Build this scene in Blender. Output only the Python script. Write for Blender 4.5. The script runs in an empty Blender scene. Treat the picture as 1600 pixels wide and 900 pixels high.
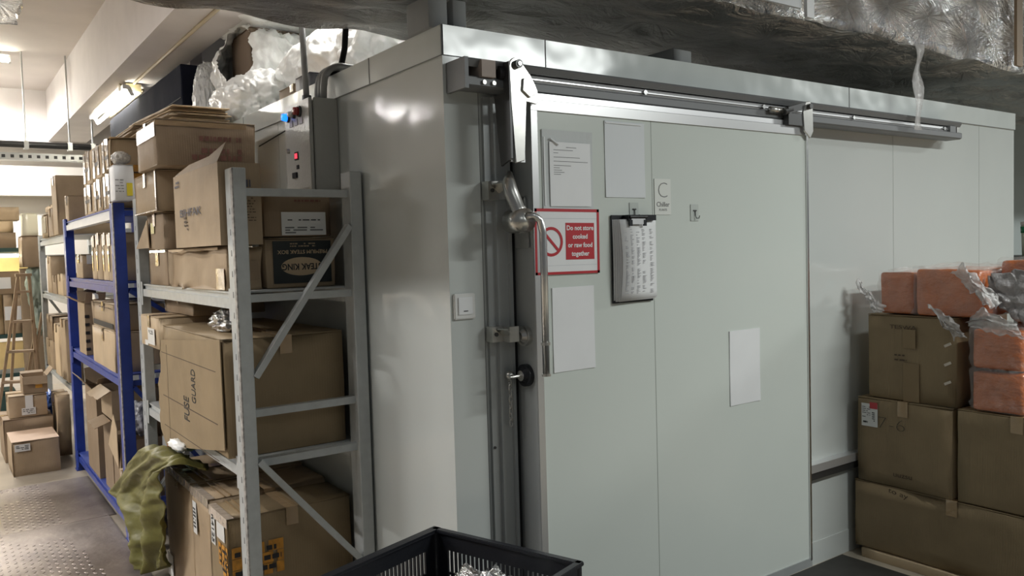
import bpy, bmesh, math, random
from mathutils import Vector, Matrix, noise
PI = math.pi
scene = bpy.context.scene
COL = scene.collection

# ------------------------------------------------------------------ camera
cam_d = bpy.data.cameras.new('camera'); cam = bpy.data.objects.new('camera', cam_d); COL.objects.link(cam)
scene.camera = cam
_yaw, _pitch, _roll, _F = math.radians(35.329), math.radians(2.7717), math.radians(-1.6288), 1278.6
_f = Vector((math.sin(_yaw)*math.cos(_pitch), math.cos(_yaw)*math.cos(_pitch), -math.sin(_pitch)))
_r = Vector((math.cos(_yaw), -math.sin(_yaw), 0)); _u = _r.cross(_f)
_r2 = _r*math.cos(_roll) + _u*math.sin(_roll); _u2 = _u*math.cos(_roll) - _r*math.sin(_roll)
M = Matrix((_r2, _u2, -_f)).transposed().to_4x4(); M.translation = (-1.394, -2.32, 1.55)
cam.matrix_world = M
cam_d.sensor_width = 36; cam_d.lens = _F/1600*36; cam_d.clip_start = .05; cam_d.clip_end = 60

# ------------------------------------------------------------------ world, lights, exposure
w = bpy.data.worlds.new('world'); scene.world = w; w.use_nodes = True
w.node_tree.nodes['Background'].inputs[0].default_value = (.92, .97, 1, 1)
w.node_tree.nodes['Background'].inputs[1].default_value = .09
vs = scene.view_settings
scene.display_settings.display_device = 'sRGB'
vs.view_transform = 'Standard'; vs.look = 'None'; vs.exposure = 0.2; vs.gamma = 1; vs.use_curve_mapping = False

def area(name, loc, sx, sy, power, color=(.96, 1, .97), rot=(0, 0, 0)):
    l = bpy.data.lights.new(name, 'AREA'); l.shape = 'RECTANGLE'; l.size = sx; l.size_y = sy; l.energy = power; l.color = color
    o = bpy.data.objects.new(name, l); COL.objects.link(o); o.location = loc; o.rotation_euler = rot
    return o
area('ceiling_lamp_light', (2.45, -2.9, 3.05), 1.3, .16, 100)
area('ceiling_lamp_light', (7.2, -2.4, 3.5), 1.3, .35, 165)
area('ceiling_lamp_light', (-.6, -3.4, 3.05), 1.3, .16, 9)
area('roof_lamp_light', (.5, 1.5, 3.5), .9, .12, 42, (1, .98, .94))
area('aisle_area_light', (-2.6, 5.2, 3.0), .05, .5, 8, (1, .975, .95))
area('aisle_area_light', (-4.2, 2.6, 3.3), .12, 1.3, 125, (1, .975, .95))  # unseen added lamp, placed where the side wall shows no reflection
area('aisle_area_light', (-2.4, .9, 3.3), .12, 1.3, 55, (1, .975, .95))
area('aisle_area_light', (-1.5, 8.3, 3.42), 1.2, .12, 130, (1, .975, .95))
area('aisle_area_light', (-5.4, 5.0, 3.3), .12, 1.2, 165, (1, .975, .95))  # another unseen added lamp, kept out of the side wall's reflection

# ------------------------------------------------------------------ materials
MATS = {}
def mat(name, col, rough=.5, metal=0.0, var=0.0, vscale=8.0, bump=0.0, bscale=40.0, stretch=None, emit=0.0, alpha=1.0, spec=.5, trans=0.0, dist=.01, detail=4.0, coat=0.0):
    if name in MATS: return MATS[name]
    m = bpy.data.materials.new(name); m.use_nodes = True; MATS[name] = m
    nt = m.node_tree; N = nt.nodes; L = nt.links; b = N['Principled BSDF']
    b.inputs['Base Color'].default_value = (*col, 1); b.inputs['Roughness'].default_value = rough
    b.inputs['Metallic'].default_value = metal; b.inputs['Specular IOR Level'].default_value = spec
    b.inputs['Alpha'].default_value = alpha; b.inputs['Transmission Weight'].default_value = trans
    b.inputs['Coat Weight'].default_value = coat
    if emit:
        b.inputs['Emission Color'].default_value = (*col, 1); b.inputs['Emission Strength'].default_value = emit
    if var or bump:
        tc = N.new('ShaderNodeTexCoord'); mp = N.new('ShaderNodeMapping'); L.new(tc.outputs['Object'], mp.inputs[0])
        if stretch: mp.inputs['Scale'].default_value = stretch
    if var:
        t = N.new('ShaderNodeTexNoise'); t.inputs['Scale'].default_value = vscale; t.inputs['Detail'].default_value = 5
        L.new(mp.outputs[0], t.inputs['Vector'])
        r = N.new('ShaderNodeValToRGB'); L.new(t.outputs[0], r.inputs[0])
        r.color_ramp.elements[0].position = .3; r.color_ramp.elements[1].position = .7
        r.color_ramp.elements[0].color = (*[c*(1-var) for c in col], 1)
        r.color_ramp.elements[1].color = (*[min(1, c*(1+var)) for c in col], 1)
        L.new(r.outputs[0], b.inputs['Base Color'])
    if bump:
        t2 = N.new('ShaderNodeTexNoise'); t2.inputs['Scale'].default_value = bscale; t2.inputs['Detail'].default_value = detail
        L.new(mp.outputs[0], t2.inputs['Vector'])
        bp = N.new('ShaderNodeBump'); bp.inputs['Strength'].default_value = bump; bp.inputs['Distance'].default_value = dist
        L.new(t2.outputs[0], bp.inputs['Height']); L.new(bp.outputs[0], b.inputs['Normal'])
    return m

def cardboard(name, col):
    """brown board with faint fluting lines and blotches"""
    m = mat(name, col, .62, var=.10, vscale=6, spec=.3)
    nt = m.node_tree; N = nt.nodes; L = nt.links; b = N['Principled BSDF']
    tc = N.new('ShaderNodeTexCoord'); wv = N.new('ShaderNodeTexWave'); wv.wave_type = 'BANDS'; wv.bands_direction = 'DIAGONAL'
    mp = N.new('ShaderNodeMapping'); mp.inputs['Scale'].default_value = (1, 1, .02); L.new(tc.outputs['Object'], mp.inputs[0])
    wv.inputs['Scale'].default_value = 60; wv.inputs['Distortion'].default_value = .6
    L.new(mp.outputs[0], wv.inputs['Vector'])
    ns = N.new('ShaderNodeTexNoise'); ns.inputs['Scale'].default_value = 8; ns.inputs['Detail'].default_value = 4; L.new(tc.outputs['Object'], ns.inputs['Vector'])
    ad = N.new('ShaderNodeMath'); ad.operation = 'MULTIPLY_ADD'; L.new(wv.outputs['Fac'], ad.inputs[0]); ad.inputs[1].default_value = .05; L.new(ns.outputs[0], ad.inputs[2])
    bp = N.new('ShaderNodeBump'); bp.inputs['Strength'].default_value = .35; bp.inputs['Distance'].default_value = .012
    L.new(ad.outputs[0], bp.inputs['Height']); L.new(bp.outputs[0], b.inputs['Normal'])
    return m
CB = cardboard('cardboard_tan', (.40, .30, .195))
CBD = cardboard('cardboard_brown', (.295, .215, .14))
CBL = cardboard('cardboard_light', (.56, .43, .28))
CBO = cardboard('cardboard_olive', (.29, .215, .125))
TAPE = mat('packing_tape', (.42, .29, .16), .14, spec=.6, bump=.3, bscale=30, coat=.5)
CLEAR = mat('shiny_tape', (.62, .52, .42), .08, spec=.9, bump=.8, bscale=25, coat=1)
WHITE = mat('paper_white', (.80, .81, .82), .5, var=.02)
LABEL = mat('label_white', (.74, .74, .72), .4)
INK = mat('ink_black', (.02, .02, .022), .6)
GREYINK = mat('ink_grey', (.16, .16, .16), .6)
FAINT = mat('ink_faint', (.085, .055, .035), .7)
FAINTBLUE = mat('ink_blue_grey', (.12, .12, .15), .7)
MAROON = mat('ink_maroon', (.20, .085, .06), .7)
ORANGEP = mat('ink_orange', (.55, .25, .03), .6, var=.3, vscale=30)
REDP = mat('sign_red', (.50, .035, .045), .35)
YEL = mat('sticker_yellow', (.85, .7, .05), .5)
PANEL = mat('chiller_panel', (.60, .63, .61), .12, spec=.6, var=.025, vscale=1.5, bump=.14, bscale=2.4, dist=.05, detail=2)
FASC = mat('chiller_fascia', (.62, .66, .64), .20, spec=.8, var=.03, vscale=4, bump=.22, bscale=3.2, dist=.05, detail=2)
DOORM = mat('door_panel', (.64, .685, .645), .22, spec=.5, var=.015, vscale=2, bump=.08, bscale=2.0, dist=.04, detail=2)
ALU = mat('aluminium', (.72, .72, .71), .28, 1.0, var=.05, vscale=10, bump=.05, bscale=60, stretch=(.1, 1, 1))
ALUB = mat('bright_aluminium', (.86, .86, .87), .33, .75)
JAMB = mat('grey_jamb', (.40, .42, .42), .36, .25, var=.04)
TRK = mat('track_grey', (.17, .175, .18), .5, .2)
STEEL = mat('cast_steel', (.60, .59, .56), .30, 1.0, var=.08, vscale=20, bump=.05, bscale=14, dist=.004)
DSTEEL = mat('dark_steel', (.10, .10, .10), .4, .7)
BLACK = mat('black_plastic', (.012, .013, .017), .38, spec=.4, bump=.08, bscale=80)
RUB = mat('black_rubber', (.012, .012, .013), .8)
RACKG = mat('rack_grey_paint', (.47, .49, .485), .36, var=.07, vscale=25, bump=.15, bscale=30)
RACKE = mat('rack_chipped_edge', (.36, .34, .32), .45, var=.55, vscale=45, bump=.5, bscale=60)
SLOTM = mat('slot_grey', (.16, .16, .16), .7)
SLOT = mat('slot_dark', (.05, .05, .05), .8)
BLUE = mat('rack_blue_paint', (.02, .05, .30), .38, var=.15, vscale=14, bump=.2, bscale=30)
BLUEL = mat('rack_blue_deck', (.05, .085, .36), .42, var=.2, vscale=10)
BEAMLIT = mat('beam_lit_white', (.68, .69, .70), .3, var=.05)  # light reflected by the blue rack's top beam, put into its colour
def foil(name, col, rough, sc, st=1.0, dist=.06):
    """aluminium foil pinned at points, with creases fanning out from each pin"""
    m = mat(name, col, rough, 1.0)
    nt = m.node_tree; N = nt.nodes; L = nt.links; b = N['Principled BSDF']
    def math_(op, a, b_=None, c=None):
        n = N.new('ShaderNodeMath'); n.operation = op
        for i, q in enumerate((a, b_, c)):
            if q is None: continue
            if isinstance(q, (int, float)): n.inputs[i].default_value = q
            else: L.new(q, n.inputs[i])
        return n.outputs[0]
    tc = N.new('ShaderNodeTexCoord'); mp = N.new('ShaderNodeMapping'); L.new(tc.outputs['Object'], mp.inputs[0]); mp.inputs['Scale'].default_value = sc
    v = N.new('ShaderNodeTexVoronoi'); v.feature = 'F1'; v.inputs['Scale'].default_value = 2.4; v.inputs['Randomness'].default_value = .7; L.new(mp.outputs[0], v.inputs['Vector'])
    sub = N.new('ShaderNodeVectorMath'); sub.operation = 'SUBTRACT'; L.new(mp.outputs[0], sub.inputs[0]); L.new(v.outputs['Position'], sub.inputs[1])
    sp = N.new('ShaderNodeSeparateXYZ'); L.new(sub.outputs[0], sp.inputs[0])
    yz = math_('ADD', sp.outputs[1], sp.outputs[2])
    ang = math_('ARCTAN2', yz, sp.outputs[0])
    cb = N.new('ShaderNodeCombineXYZ'); L.new(math_('MULTIPLY', ang, 4.2), cb.inputs[0]); L.new(math_('MULTIPLY', v.outputs['Distance'], 1.2), cb.inputs[1])
    sc_ = N.new('ShaderNodeSeparateColor'); L.new(v.outputs['Color'], sc_.inputs[0]); L.new(math_('MULTIPLY', sc_.outputs[0], 40), cb.inputs[2])
    rn = N.new('ShaderNodeTexNoise'); rn.inputs['Scale'].default_value = 1.0; rn.inputs['Detail'].default_value = 5; rn.inputs['Roughness'].default_value = .6; L.new(cb.outputs[0], rn.inputs['Vector'])
    fall = math_('SUBTRACT', 1.0, math_('MULTIPLY', v.outputs['Distance'], 1.3))
    rad = math_('MULTIPLY', rn.outputs[0], math_('MAXIMUM', fall, .1))
    a = N.new('ShaderNodeTexNoise'); a.inputs['Scale'].default_value = 6; a.inputs['Detail'].default_value = 5; a.inputs['Roughness'].default_value = .62; a.inputs['Distortion'].default_value = 1.0
    L.new(mp.outputs[0], a.inputs['Vector'])
    h = math_('MULTIPLY_ADD', a.outputs[0], .38, rad)
    bp = N.new('ShaderNodeBump'); bp.inputs['Strength'].default_value = st; bp.inputs['Distance'].default_value = dist
    L.new(h, bp.inputs['Height']); L.new(bp.outputs[0], b.inputs['Normal'])
    return m
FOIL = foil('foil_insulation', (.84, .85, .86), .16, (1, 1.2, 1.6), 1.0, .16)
FOIL_SHADED = foil('foil_underside_shaded', (.30, .288, .27), .34, (.8, 1.6, 1), 1.0, .13)  # same foil darkened: shade under the duct put into its colour
BAGW = mat('white_bag_plastic', (.88, .89, .87), .32, spec=.6, bump=.8, bscale=9, dist=.02, detail=7, stretch=(1, 1, .3))
BAGT = mat('clear_bag_plastic', (.80, .82, .82), .2, spec=.7, bump=.8, bscale=10, dist=.05, detail=7, alpha=.7)
FILM = mat('plastic_film', (.85, .82, .80), .12, spec=1.0, bump=1.0, bscale=9, dist=.08, detail=8, alpha=.15, coat=1)
FILMW = mat('plastic_film_gathered', (.85, .83, .82), .2, spec=.9, bump=.7, bscale=14, dist=.03, detail=8, alpha=.38)
ORG = mat('orange_pack', (.56, .135, .02), .26, var=.16, vscale=9, spec=.6, bump=1.0, bscale=7, dist=.05, detail=6, coat=.6, stretch=(1, 1, 1.6))
OLIVE = mat('olive_sack', (.155, .145, .038), .5, var=.22, vscale=14, bump=.4, bscale=25, detail=6)
GREENB = mat('green_net_bag', (.05, .13, .09), .4, var=.5, vscale=18, bump=.7, bscale=20)
SACKG = mat('grey_green_sack', (.27, .32, .27), .4, var=.25, vscale=8, bump=.6, bscale=10)
BLUEB = mat('blue_bag', (.02, .10, .42), .35, var=.2, bump=.6, bscale=14)
PLASTER = mat('ceiling_plaster', (.62, .575, .54), .85, var=.05, vscale=2.5, bump=.15, bscale=5)
BEAMM = mat('beam_plaster', (.70, .66, .645), .8, var=.06, vscale=3, bump=.2, bscale=5)
WALLM = mat('far_wall_paint', (.78, .74, .68), .8, var=.05, vscale=2)
WALLG = mat('grey_wall_paint', (.42, .47, .47), .7, var=.04, vscale=2)
FLOORM = mat('concrete_floor', (.40, .35, .28), .3, var=.25, vscale=3, bump=.25, bscale=6)
PLATE = mat('steel_plate', (.27, .235, .22), .36, .8, var=.3, vscale=5, bump=.15, bscale=30)
WOOD = mat('ladder_wood', (.24, .165, .10), .55, var=.2, vscale=10)
NAVY = mat('dark_tarp', (.012, .014, .024), .95, spec=.1, bump=.2, bscale=8)
PIPEB = mat('black_pipe', (.02, .02, .022), .45)
GALV = mat('galvanised_metal', (.55, .56, .55), .4, .8)
CONDUIT = mat('conduit_grey', (.30, .30, .29), .45)
PBOX = mat('panel_box_paint', (.44, .44, .41), .34, var=.04, bump=.2, bscale=90)
TUBE = mat('lamp_tube_glow', (1, .96, .82), emit=60)
TUBEY = mat('strip_lamp_glow', (1, .93, .66), emit=30)
LEDB = mat('pilot_blue_glow', (.01, .14, 1), .2, emit=2.6)
LEDR = mat('display_red_glow', (1, .05, .08), .2, emit=1.6)
REDDK = mat('pilot_red_lens', (.28, .03, .03), .2)
SILVER = mat('silver_bag', (.72, .72, .72), .2, 1, bump=1, bscale=18, dist=.04, detail=8)
LITBOARD = mat('lamplit_board', (.88, .66, .30), .6, var=.06)  # yellow light of the strip lamp put into the board colour
GREENP = mat('dark_green_paint', (.03, .075, .07), .5)
GRN = mat('label_green', (.03, .22, .10), .4)

# ------------------------------------------------------------------ helpers
def obj(name, bm, m, parent=None, smooth=False, loc=None):
    me = bpy.data.meshes.new(name); bmesh.ops.recalc_face_normals(bm, faces=bm.faces[:]) if not getattr(bm, 'keepn', False) else None
    bm.to_mesh(me); bm.free()
    for mm in (m if isinstance(m, (list, tuple)) else [m]): me.materials.append(mm)
    if smooth:
        for p in me.polygons: p.use_smooth = True
    o = bpy.data.objects.new(name, me); COL.objects.link(o)
    if parent: o.parent = parent
    if loc: o.location = loc
    return o
def thing(name, label, cat, loc=(0, 0, 0), rz=0.0, group=None):
    o = bpy.data.objects.new(name, None); COL.objects.link(o); o.location = loc; o.rotation_euler = (0, 0, rz)
    o.empty_display_size = .1
    return tag(o, label, cat, group)
def tag(o, label, cat, group=None):
    o['label'] = label; o['category'] = cat
    if group: o['group'] = group
    return o
def struct(name, bm, m, smooth=False):
    o = obj(name, bm, m, smooth=smooth); o['kind'] = 'structure'; return o
def BM(): return bmesh.new()
def bx(bm, x0, x1, y0, y1, z0, z1, rot=None, piv=None):
    r = bmesh.ops.create_cube(bm, size=1); vs_ = r['verts']
    for v in vs_:
        v.co = Vector(((x0+x1)/2 + v.co.x*(x1-x0), (y0+y1)/2 + v.co.y*(y1-y0), (z0+z1)/2 + v.co.z*(z1-z0)))
    if rot is not None:
        bmesh.ops.rotate(bm, verts=vs_, cent=piv or Vector(((x0+x1)/2, (y0+y1)/2, (z0+z1)/2)), matrix=rot)
    return vs_
def one(x0, x1, y0, y1, z0, z1, bev=0.0):
    bm = BM(); bx(bm, x0, x1, y0, y1, z0, z1)
    if bev: bmesh.ops.bevel(bm, geom=bm.edges[:], offset=bev, segments=2, affect='EDGES')
    return bm
def bar(bm, a, b, wid, thick, up=(0, 0, 1)):
    """a rectangular bar from a to b"""
    a = Vector(a); b = Vector(b); d = (b-a); L = d.length; d.normalize()
    s = d.cross(Vector(up))
    if s.length < 1e-4: s = d.cross(Vector((1, 0, 0)))
    s.normalize(); t = s.cross(d)
    vs_ = bmesh.ops.create_cube(bm, size=1)['verts']
    for v in vs_: v.co = a + d*(v.co.x+.5)*L + s*v.co.y*wid + t*v.co.z*thick
    return vs_
def cyl(bm, a, b, r, seg=16, r2=None):
    a = Vector(a); b = Vector(b); d = b-a
    q = Vector((0, 0, 1)).rotation_difference(d.normalized()).to_matrix().to_4x4()
    bmesh.ops.create_cone(bm, cap_ends=True, segments=seg, radius1=r, radius2=r if r2 is None else r2, depth=d.length, matrix=Matrix.Translation((a+b)/2) @ q)
def tube(bm, pts, r, seg=10):
    pts = [Vector(p) for p in pts]; rings = []
    prev = None
    for i, p in enumerate(pts):
        d = (pts[min(i+1, len(pts)-1)] - pts[max(i-1, 0)]).normalized()
        if prev is None:
            s = d.orthogonal().normalized()
        else:
            s = (prev - d*prev.dot(d)).normalized()
        prev = s; t = d.cross(s)
        rr = r[i] if isinstance(r, (list, tuple)) else r
        rings.append([bm.verts.new(p + s*math.cos(2*PI*k/seg)*rr + t*math.sin(2*PI*k/seg)*rr) for k in range(seg)])
    for i in range(len(rings)-1):
        for k in range(seg): bm.faces.new((rings[i][k], rings[i][(k+1) % seg], rings[i+1][(k+1) % seg], rings[i+1][k]))
    bm.faces.new(rings[0][::-1]); bm.faces.new(rings[-1])
def arc(c, r, a0, a1, u, v, n=10):
    c = Vector(c); u = Vector(u); v = Vector(v)
    return [c + u*r*math.cos(a0+(a1-a0)*k/n) + v*r*math.sin(a0+(a1-a0)*k/n) for k in range(n+1)]
def prism(bm, poly, o, u, v, nvec):
    """extrude a 2D outline (u,v) along nvec"""
    o = Vector(o); u = Vector(u); v = Vector(v); nvec = Vector(nvec)
    A = [bm.verts.new(o+u*p[0]+v*p[1]) for p in poly]; B = [bm.verts.new(x.co+nvec) for x in A]; n = len(A)
    bm.faces.new(A[::-1]); bm.faces.new(B)
    for i in range(n): bm.faces.new((A[i], A[(i+1) % n], B[(i+1) % n], B[i]))
def fbm(p, o=4):
    s = 0; a = 1; q = Vector(p)
    for _ in range(o): s += a*noise.noise(q); q = q*2.03 + Vector((3.1, 1.7, 5.3)); a *= .5
    return s
def grid(x0, x1, y0, y1, z0, z1, step=.06, r=.006, amp=.003, seed=0, fr=3.0, nmax=26, shape=None):
    """a box whose faces are grids, with rounded edges and uneven faces"""
    def ax(a, b):
        L = b-a; rr = min(r, L*.3); n = max(1, min(nmax, int(round((L-2*rr)/step))))
        return [a] + [a+rr+(L-2*rr)*k/n for k in range(n+1)] + [b]
    X, Y, Z = ax(x0, x1), ax(y0, y1), ax(z0, z1)
    bm = BM(); vd = {}
    lo = Vector((x0, y0, z0)); hi = Vector((x1, y1, z1)); ce = (lo+hi)/2
    def V(i, j, k):
        if (i, j, k) in vd: return vd[(i, j, k)]
        p = Vector((X[i], Y[j], Z[k])); P0 = p.copy()
        rr = min(r, min(hi-lo)*.3)
        q = Vector([min(max(p[t], lo[t]+rr), hi[t]-rr) for t in range(3)])
        d = p-q
        if d.length > 1e-7: p = q + d.normalized()*rr
        if amp:
            s = Vector((seed*7.3, seed*3.1, seed*1.7))
            e = Vector([noise.noise(p*fr+s+Vector((t*9.1, 0, 0))) for t in range(3)])
            for t in range(3):
                if abs(P0[t]-lo[t]) < 1e-6: e[t] = 0 if t == 2 else abs(e[t])
                elif abs(P0[t]-hi[t]) < 1e-6: e[t] = -abs(e[t])
            p = p + e*amp*2
        if shape: p = shape(p)
        vd[(i, j, k)] = bm.verts.new(p); return vd[(i, j, k)]
    a, b, c = len(X)-1, len(Y)-1, len(Z)-1
    for j in range(b):
        for k in range(c):
            bm.faces.new((V(0, j, k), V(0, j, k+1), V(0, j+1, k+1), V(0, j+1, k)))
            bm.faces.new((V(a, j, k), V(a, j+1, k), V(a, j+1, k+1), V(a, j, k+1)))
    for i in range(a):
        for k in range(c):
            bm.faces.new((V(i, 0, k), V(i+1, 0, k), V(i+1, 0, k+1), V(i, 0, k+1)))
            bm.faces.new((V(i, b, k), V(i, b, k+1), V(i+1, b, k+1), V(i+1, b, k)))
    for i in range(a):
        for j in range(b):
            bm.faces.new((V(i, j, 0), V(i, j+1, 0), V(i+1, j+1, 0), V(i+1, j, 0)))
            bm.faces.new((V(i, j, c), V(i+1, j, c), V(i+1, j+1, c), V(i, j+1, c)))
    return bm
class Box:
    """frame of a box's faces for labels, prints and tape: 'L' the -X face, 'F' the -Y face, 'T' the top"""
    def __init__(s, root, w, d, h): s.root, s.w, s.d, s.h = root, w, d, h
    def fr(s, face):
        if face == 'L': return Vector((-s.w/2, s.d/2, 0)), Vector((0, -1, 0)), Vector((0, 0, 1)), Vector((-1, 0, 0)), s.d, s.h
        if face == 'F': return Vector((-s.w/2, -s.d/2, 0)), Vector((1, 0, 0)), Vector((0, 0, 1)), Vector((0, -1, 0)), s.w, s.h
        return Vector((-s.w/2, -s.d/2, s.h)), Vector((1, 0, 0)), Vector((0, 1, 0)), Vector((0, 0, 1)), s.w, s.d
    def patch(s, name, face, u0, u1, v0, v1, m, th=.0012, off=.0022, parent=None):
        o, u, v, n, W, H = s.fr(face); bm = BM()
        prism(bm, [(u0*W, v0*H), (u1*W, v0*H), (u1*W, v1*H), (u0*W, v1*H)], o+n*off, u, v, n*th)
        return obj(name, bm, m, parent or s.root)
    def text(s, name, face, cu, cv, size, string, m, rot=0.0, off=.0042, bold=0.0, sx=1.0, parent=None):
        o, u, v, n, W, H = s.fr(face)
        return text(name, string, o+u*cu*W+v*cv*H+n*off, u, v, size, m, parent or s.root, rot, bold, sx)
    def marks(s, name, face, u0, u1, v0, v1, rows, m, off=.0036, seed=1, fill=.5, cols=6, parent=None, tilt=0):
        """short printed strokes, too small or smudged to read"""
        rnd = random.Random(seed); o, u, v, n, W, H = s.fr(face); bm = BM()
        for r_ in range(rows):
            vv = v0+(v1-v0)*(r_+.5)/rows; hh = (v1-v0)/rows*fill
            x = u0
            while x < u1:
                l = (u1-u0)/cols*rnd.uniform(.35, 1.1)
                if rnd.random() < .82:
                    prism(bm, [(x*W, (vv-hh/2)*H), (min(x+l, u1)*W, (vv-hh/2)*H), (min(x+l, u1)*W, (vv+hh/2)*H), (x*W, (vv+hh/2)*H)], o+n*off, u, v, n*.0006)
                x += l + (u1-u0)/cols*.25
        return obj(name, bm, m, parent or s.root)
def text(name, string, pos, u, v, size, m, parent, rot=0.0, bold=0.0, sx=1.0, align='CENTER', spacing=1.0):
    cu = bpy.data.curves.new(name, 'FONT'); cu.body = string; cu.size = size; cu.align_x = align; cu.align_y = 'CENTER'
    cu.extrude = .0004; cu.offset = bold; cu.space_line = spacing; cu.resolution_u = 3
    t = bpy.data.objects.new('tmp_text', cu); COL.objects.link(t)
    dg = bpy.context.evaluated_depsgraph_get(); me = bpy.data.meshes.new_from_object(t.evaluated_get(dg))
    bpy.data.objects.remove(t); bpy.data.curves.remove(cu)
    n = Vector(u).cross(Vector(v)); c, s_ = math.cos(rot), math.sin(rot)
    for vt in me.vertices:
        a, b = vt.co.x*sx, vt.co.y; a, b = a*c-b*s_, a*s_+b*c
        vt.co = Vector(pos) + Vector(u)*a + Vector(v)*b + n*vt.co.z
    me.materials.clear(); me.materials.append(m); me.name = name
    o = bpy.data.objects.new(name, me); COL.objects.link(o); o.parent = parent; return o

def carton(label, x0, x1, y0, y1, z0, z1, m=CB, name='cardboard_box', cat='box', group=None, seam='x', amp=.0045, tape=TAPE, seed=None, rz=0, top=True, shape=None, step=.06):
    """closed carton: body, two top flaps with a gap, tape over the seam and down the ends"""
    w, d, h = x1-x0, y1-y0, z1-z0
    seed = seed if seed is not None else int(abs(x0*37+y0*91+z0*53)*10) % 97
    r = thing(name, label, cat, ((x0+x1)/2, (y0+y1)/2, z0), rz, group)
    e = .0
    obj('carton_body', grid(-w/2, w/2, -d/2, d/2, 0, h-.004, step, .005, amp, seed, shape=shape), m, r, True)
    B = Box(r, w, d, h)
    if top and not shape:
        for s in (-1, 1):
            if seam == 'x': f = grid(-w/2+.001, w/2-.001, min(s*.0015, s*(d/2-.001)), max(s*.0015, s*(d/2-.001)), h-.004, h, .08, .0015, amp*.5, seed+s)
            else: f = grid(min(s*.0015, s*(w/2-.001)), max(s*.0015, s*(w/2-.001)), -d/2+.001, d/2-.001, h-.004, h, .08, .0015, amp*.5, seed+s)
            obj('top_flap', f, m, r, True)
        if tape:
            t = .024
            bm = BM()
            if seam == 'x':
                bx(bm, -w/2-.003, w/2+.003, -t, t, h+.001, h+.002); drop = min(.07, h*.35)
                for s in (-1, 1): bx(bm, s*(w/2+.003)-.0006, s*(w/2+.003)+.0006, -t, t, h-drop, h+.0015)
            else:
                bx(bm, -t, t, -d/2-.003, d/2+.003, h+.001, h+.002); drop = min(.07, h*.35)
                for s in (-1, 1): bx(bm, -t, t, s*(d/2+.003)-.0006, s*(d/2+.003)+.0006, h-drop, h+.0015)
            obj('tape', bm, tape, r)
    return B
def open_carton(label, x0, x1, y0, y1, z0, z1, m=CB, flaps=(70, 70, 60, 60), fl=None, amp=.003, group=None, name='cardboard_box', torn=False, rz=0, cat='box'):
    """open carton: hollow body and four flaps bent out; flaps = degrees from upright for -X, +X, -Y, +Y (None for none)"""
    w, d, h = x1-x0, y1-y0, z1-z0; t = .005
    r = thing(name, label, cat, ((x0+x1)/2, (y0+y1)/2, z0), rz, group)
    bm = BM()
    bx(bm, -w/2, w/2, -d/2, d/2, 0, t)
    bx(bm, -w/2, -w/2+t, -d/2, d/2, t, h); bx(bm, w/2-t, w/2, -d/2, d/2, t, h)
    bx(bm, -w/2+t, w/2-t, -d/2, -d/2+t, t, h); bx(bm, -w/2+t, w/2-t, d/2-t, d/2, t, h)
    obj('carton_body', bm, m, r)
    L = fl or min(w, d)/2
    for i, a in enumerate(flaps):
        if a is None: continue
        a = math.radians(a); rnd = random.Random(int(abs(x0*100))+i)
        j = [rnd.uniform(.9, 1.0) for _ in range(2)]
        bm = BM()
        if i < 2:
            s = -1 if i == 0 else 1; W = d; o = Vector((s*w/2, -d/2+.004, h)); u = Vector((0, 1, 0)); v = Vector((s*math.sin(a), 0, math.cos(a)))
        else:
            s = -1 if i == 2 else 1; W = w; o = Vector((-w/2+.004, s*d/2, h)); u = Vector((1, 0, 0)); v = Vector((0, s*math.sin(a), math.cos(a)))
        W -= .008
        top_ = [(W*k/8, L*(1-.06*abs(math.sin(k*2.3+x0*9)) if torn else 1)*(j[0] if k < 4 else j[1] if torn else 1)) for k in range(8, -1, -1)]
        prism(bm, [(0, 0), (W, 0)] + top_, o, u, v, u.cross(v)*.004)
        obj('flap', bm, m, r)
    return Box(r, w, d, h)

def blob(c, rad, amp=.25, fr=2.2, seed=0, sub=5, flat=None, crease=.3, hole=None, sq=1.0, fine=0.0):
    """a crumpled bag: sphere pushed about by folds; flat = height of what it lies on"""
    bm = BM(); bmesh.ops.create_icosphere(bm, subdivisions=sub, radius=1); c = Vector(c)
    s = Vector((seed*3.7, seed*1.9, seed*5.1))
    for v in bm.verts:
        p = v.co.normalized(); q0 = Vector((p.x, p.y, p.z*.35+p.x*.2))*fr*3.6+s*3
        if sq != 1: p = Vector([math.copysign(abs(t)**sq, t) for t in p])
        n = fbm(p*fr+s, 3); k = 1-abs(noise.noise(p*fr*2.2+s*2)); k2 = 1-abs(noise.noise(Vector((p.x*7, p.y*7, p.z*2.5))+s))
        f = 1 + amp*n + crease*(k-.8) + crease*.35*(k2-.8) + fine*((1-abs(noise.noise(q0)))**3-.5) + fine*.6*((1-abs(noise.noise(q0*2.1+Vector((5, 5, 5)))))**3-.5)
        q = Vector((p.x*rad[0], p.y*rad[1], p.z*rad[2]))*f + c
        if flat is not None and q.z < flat: q.z = flat + (q.z-flat)*.04
        v.co = q
    if hole:
        hc, hr = Vector(hole[0]), hole[1]
        bmesh.ops.delete(bm, geom=[v for v in bm.verts if (v.co-hc).length < hr*(1+.3*noise.noise(v.co*9))], context='VERTS')
    return bm

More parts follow.
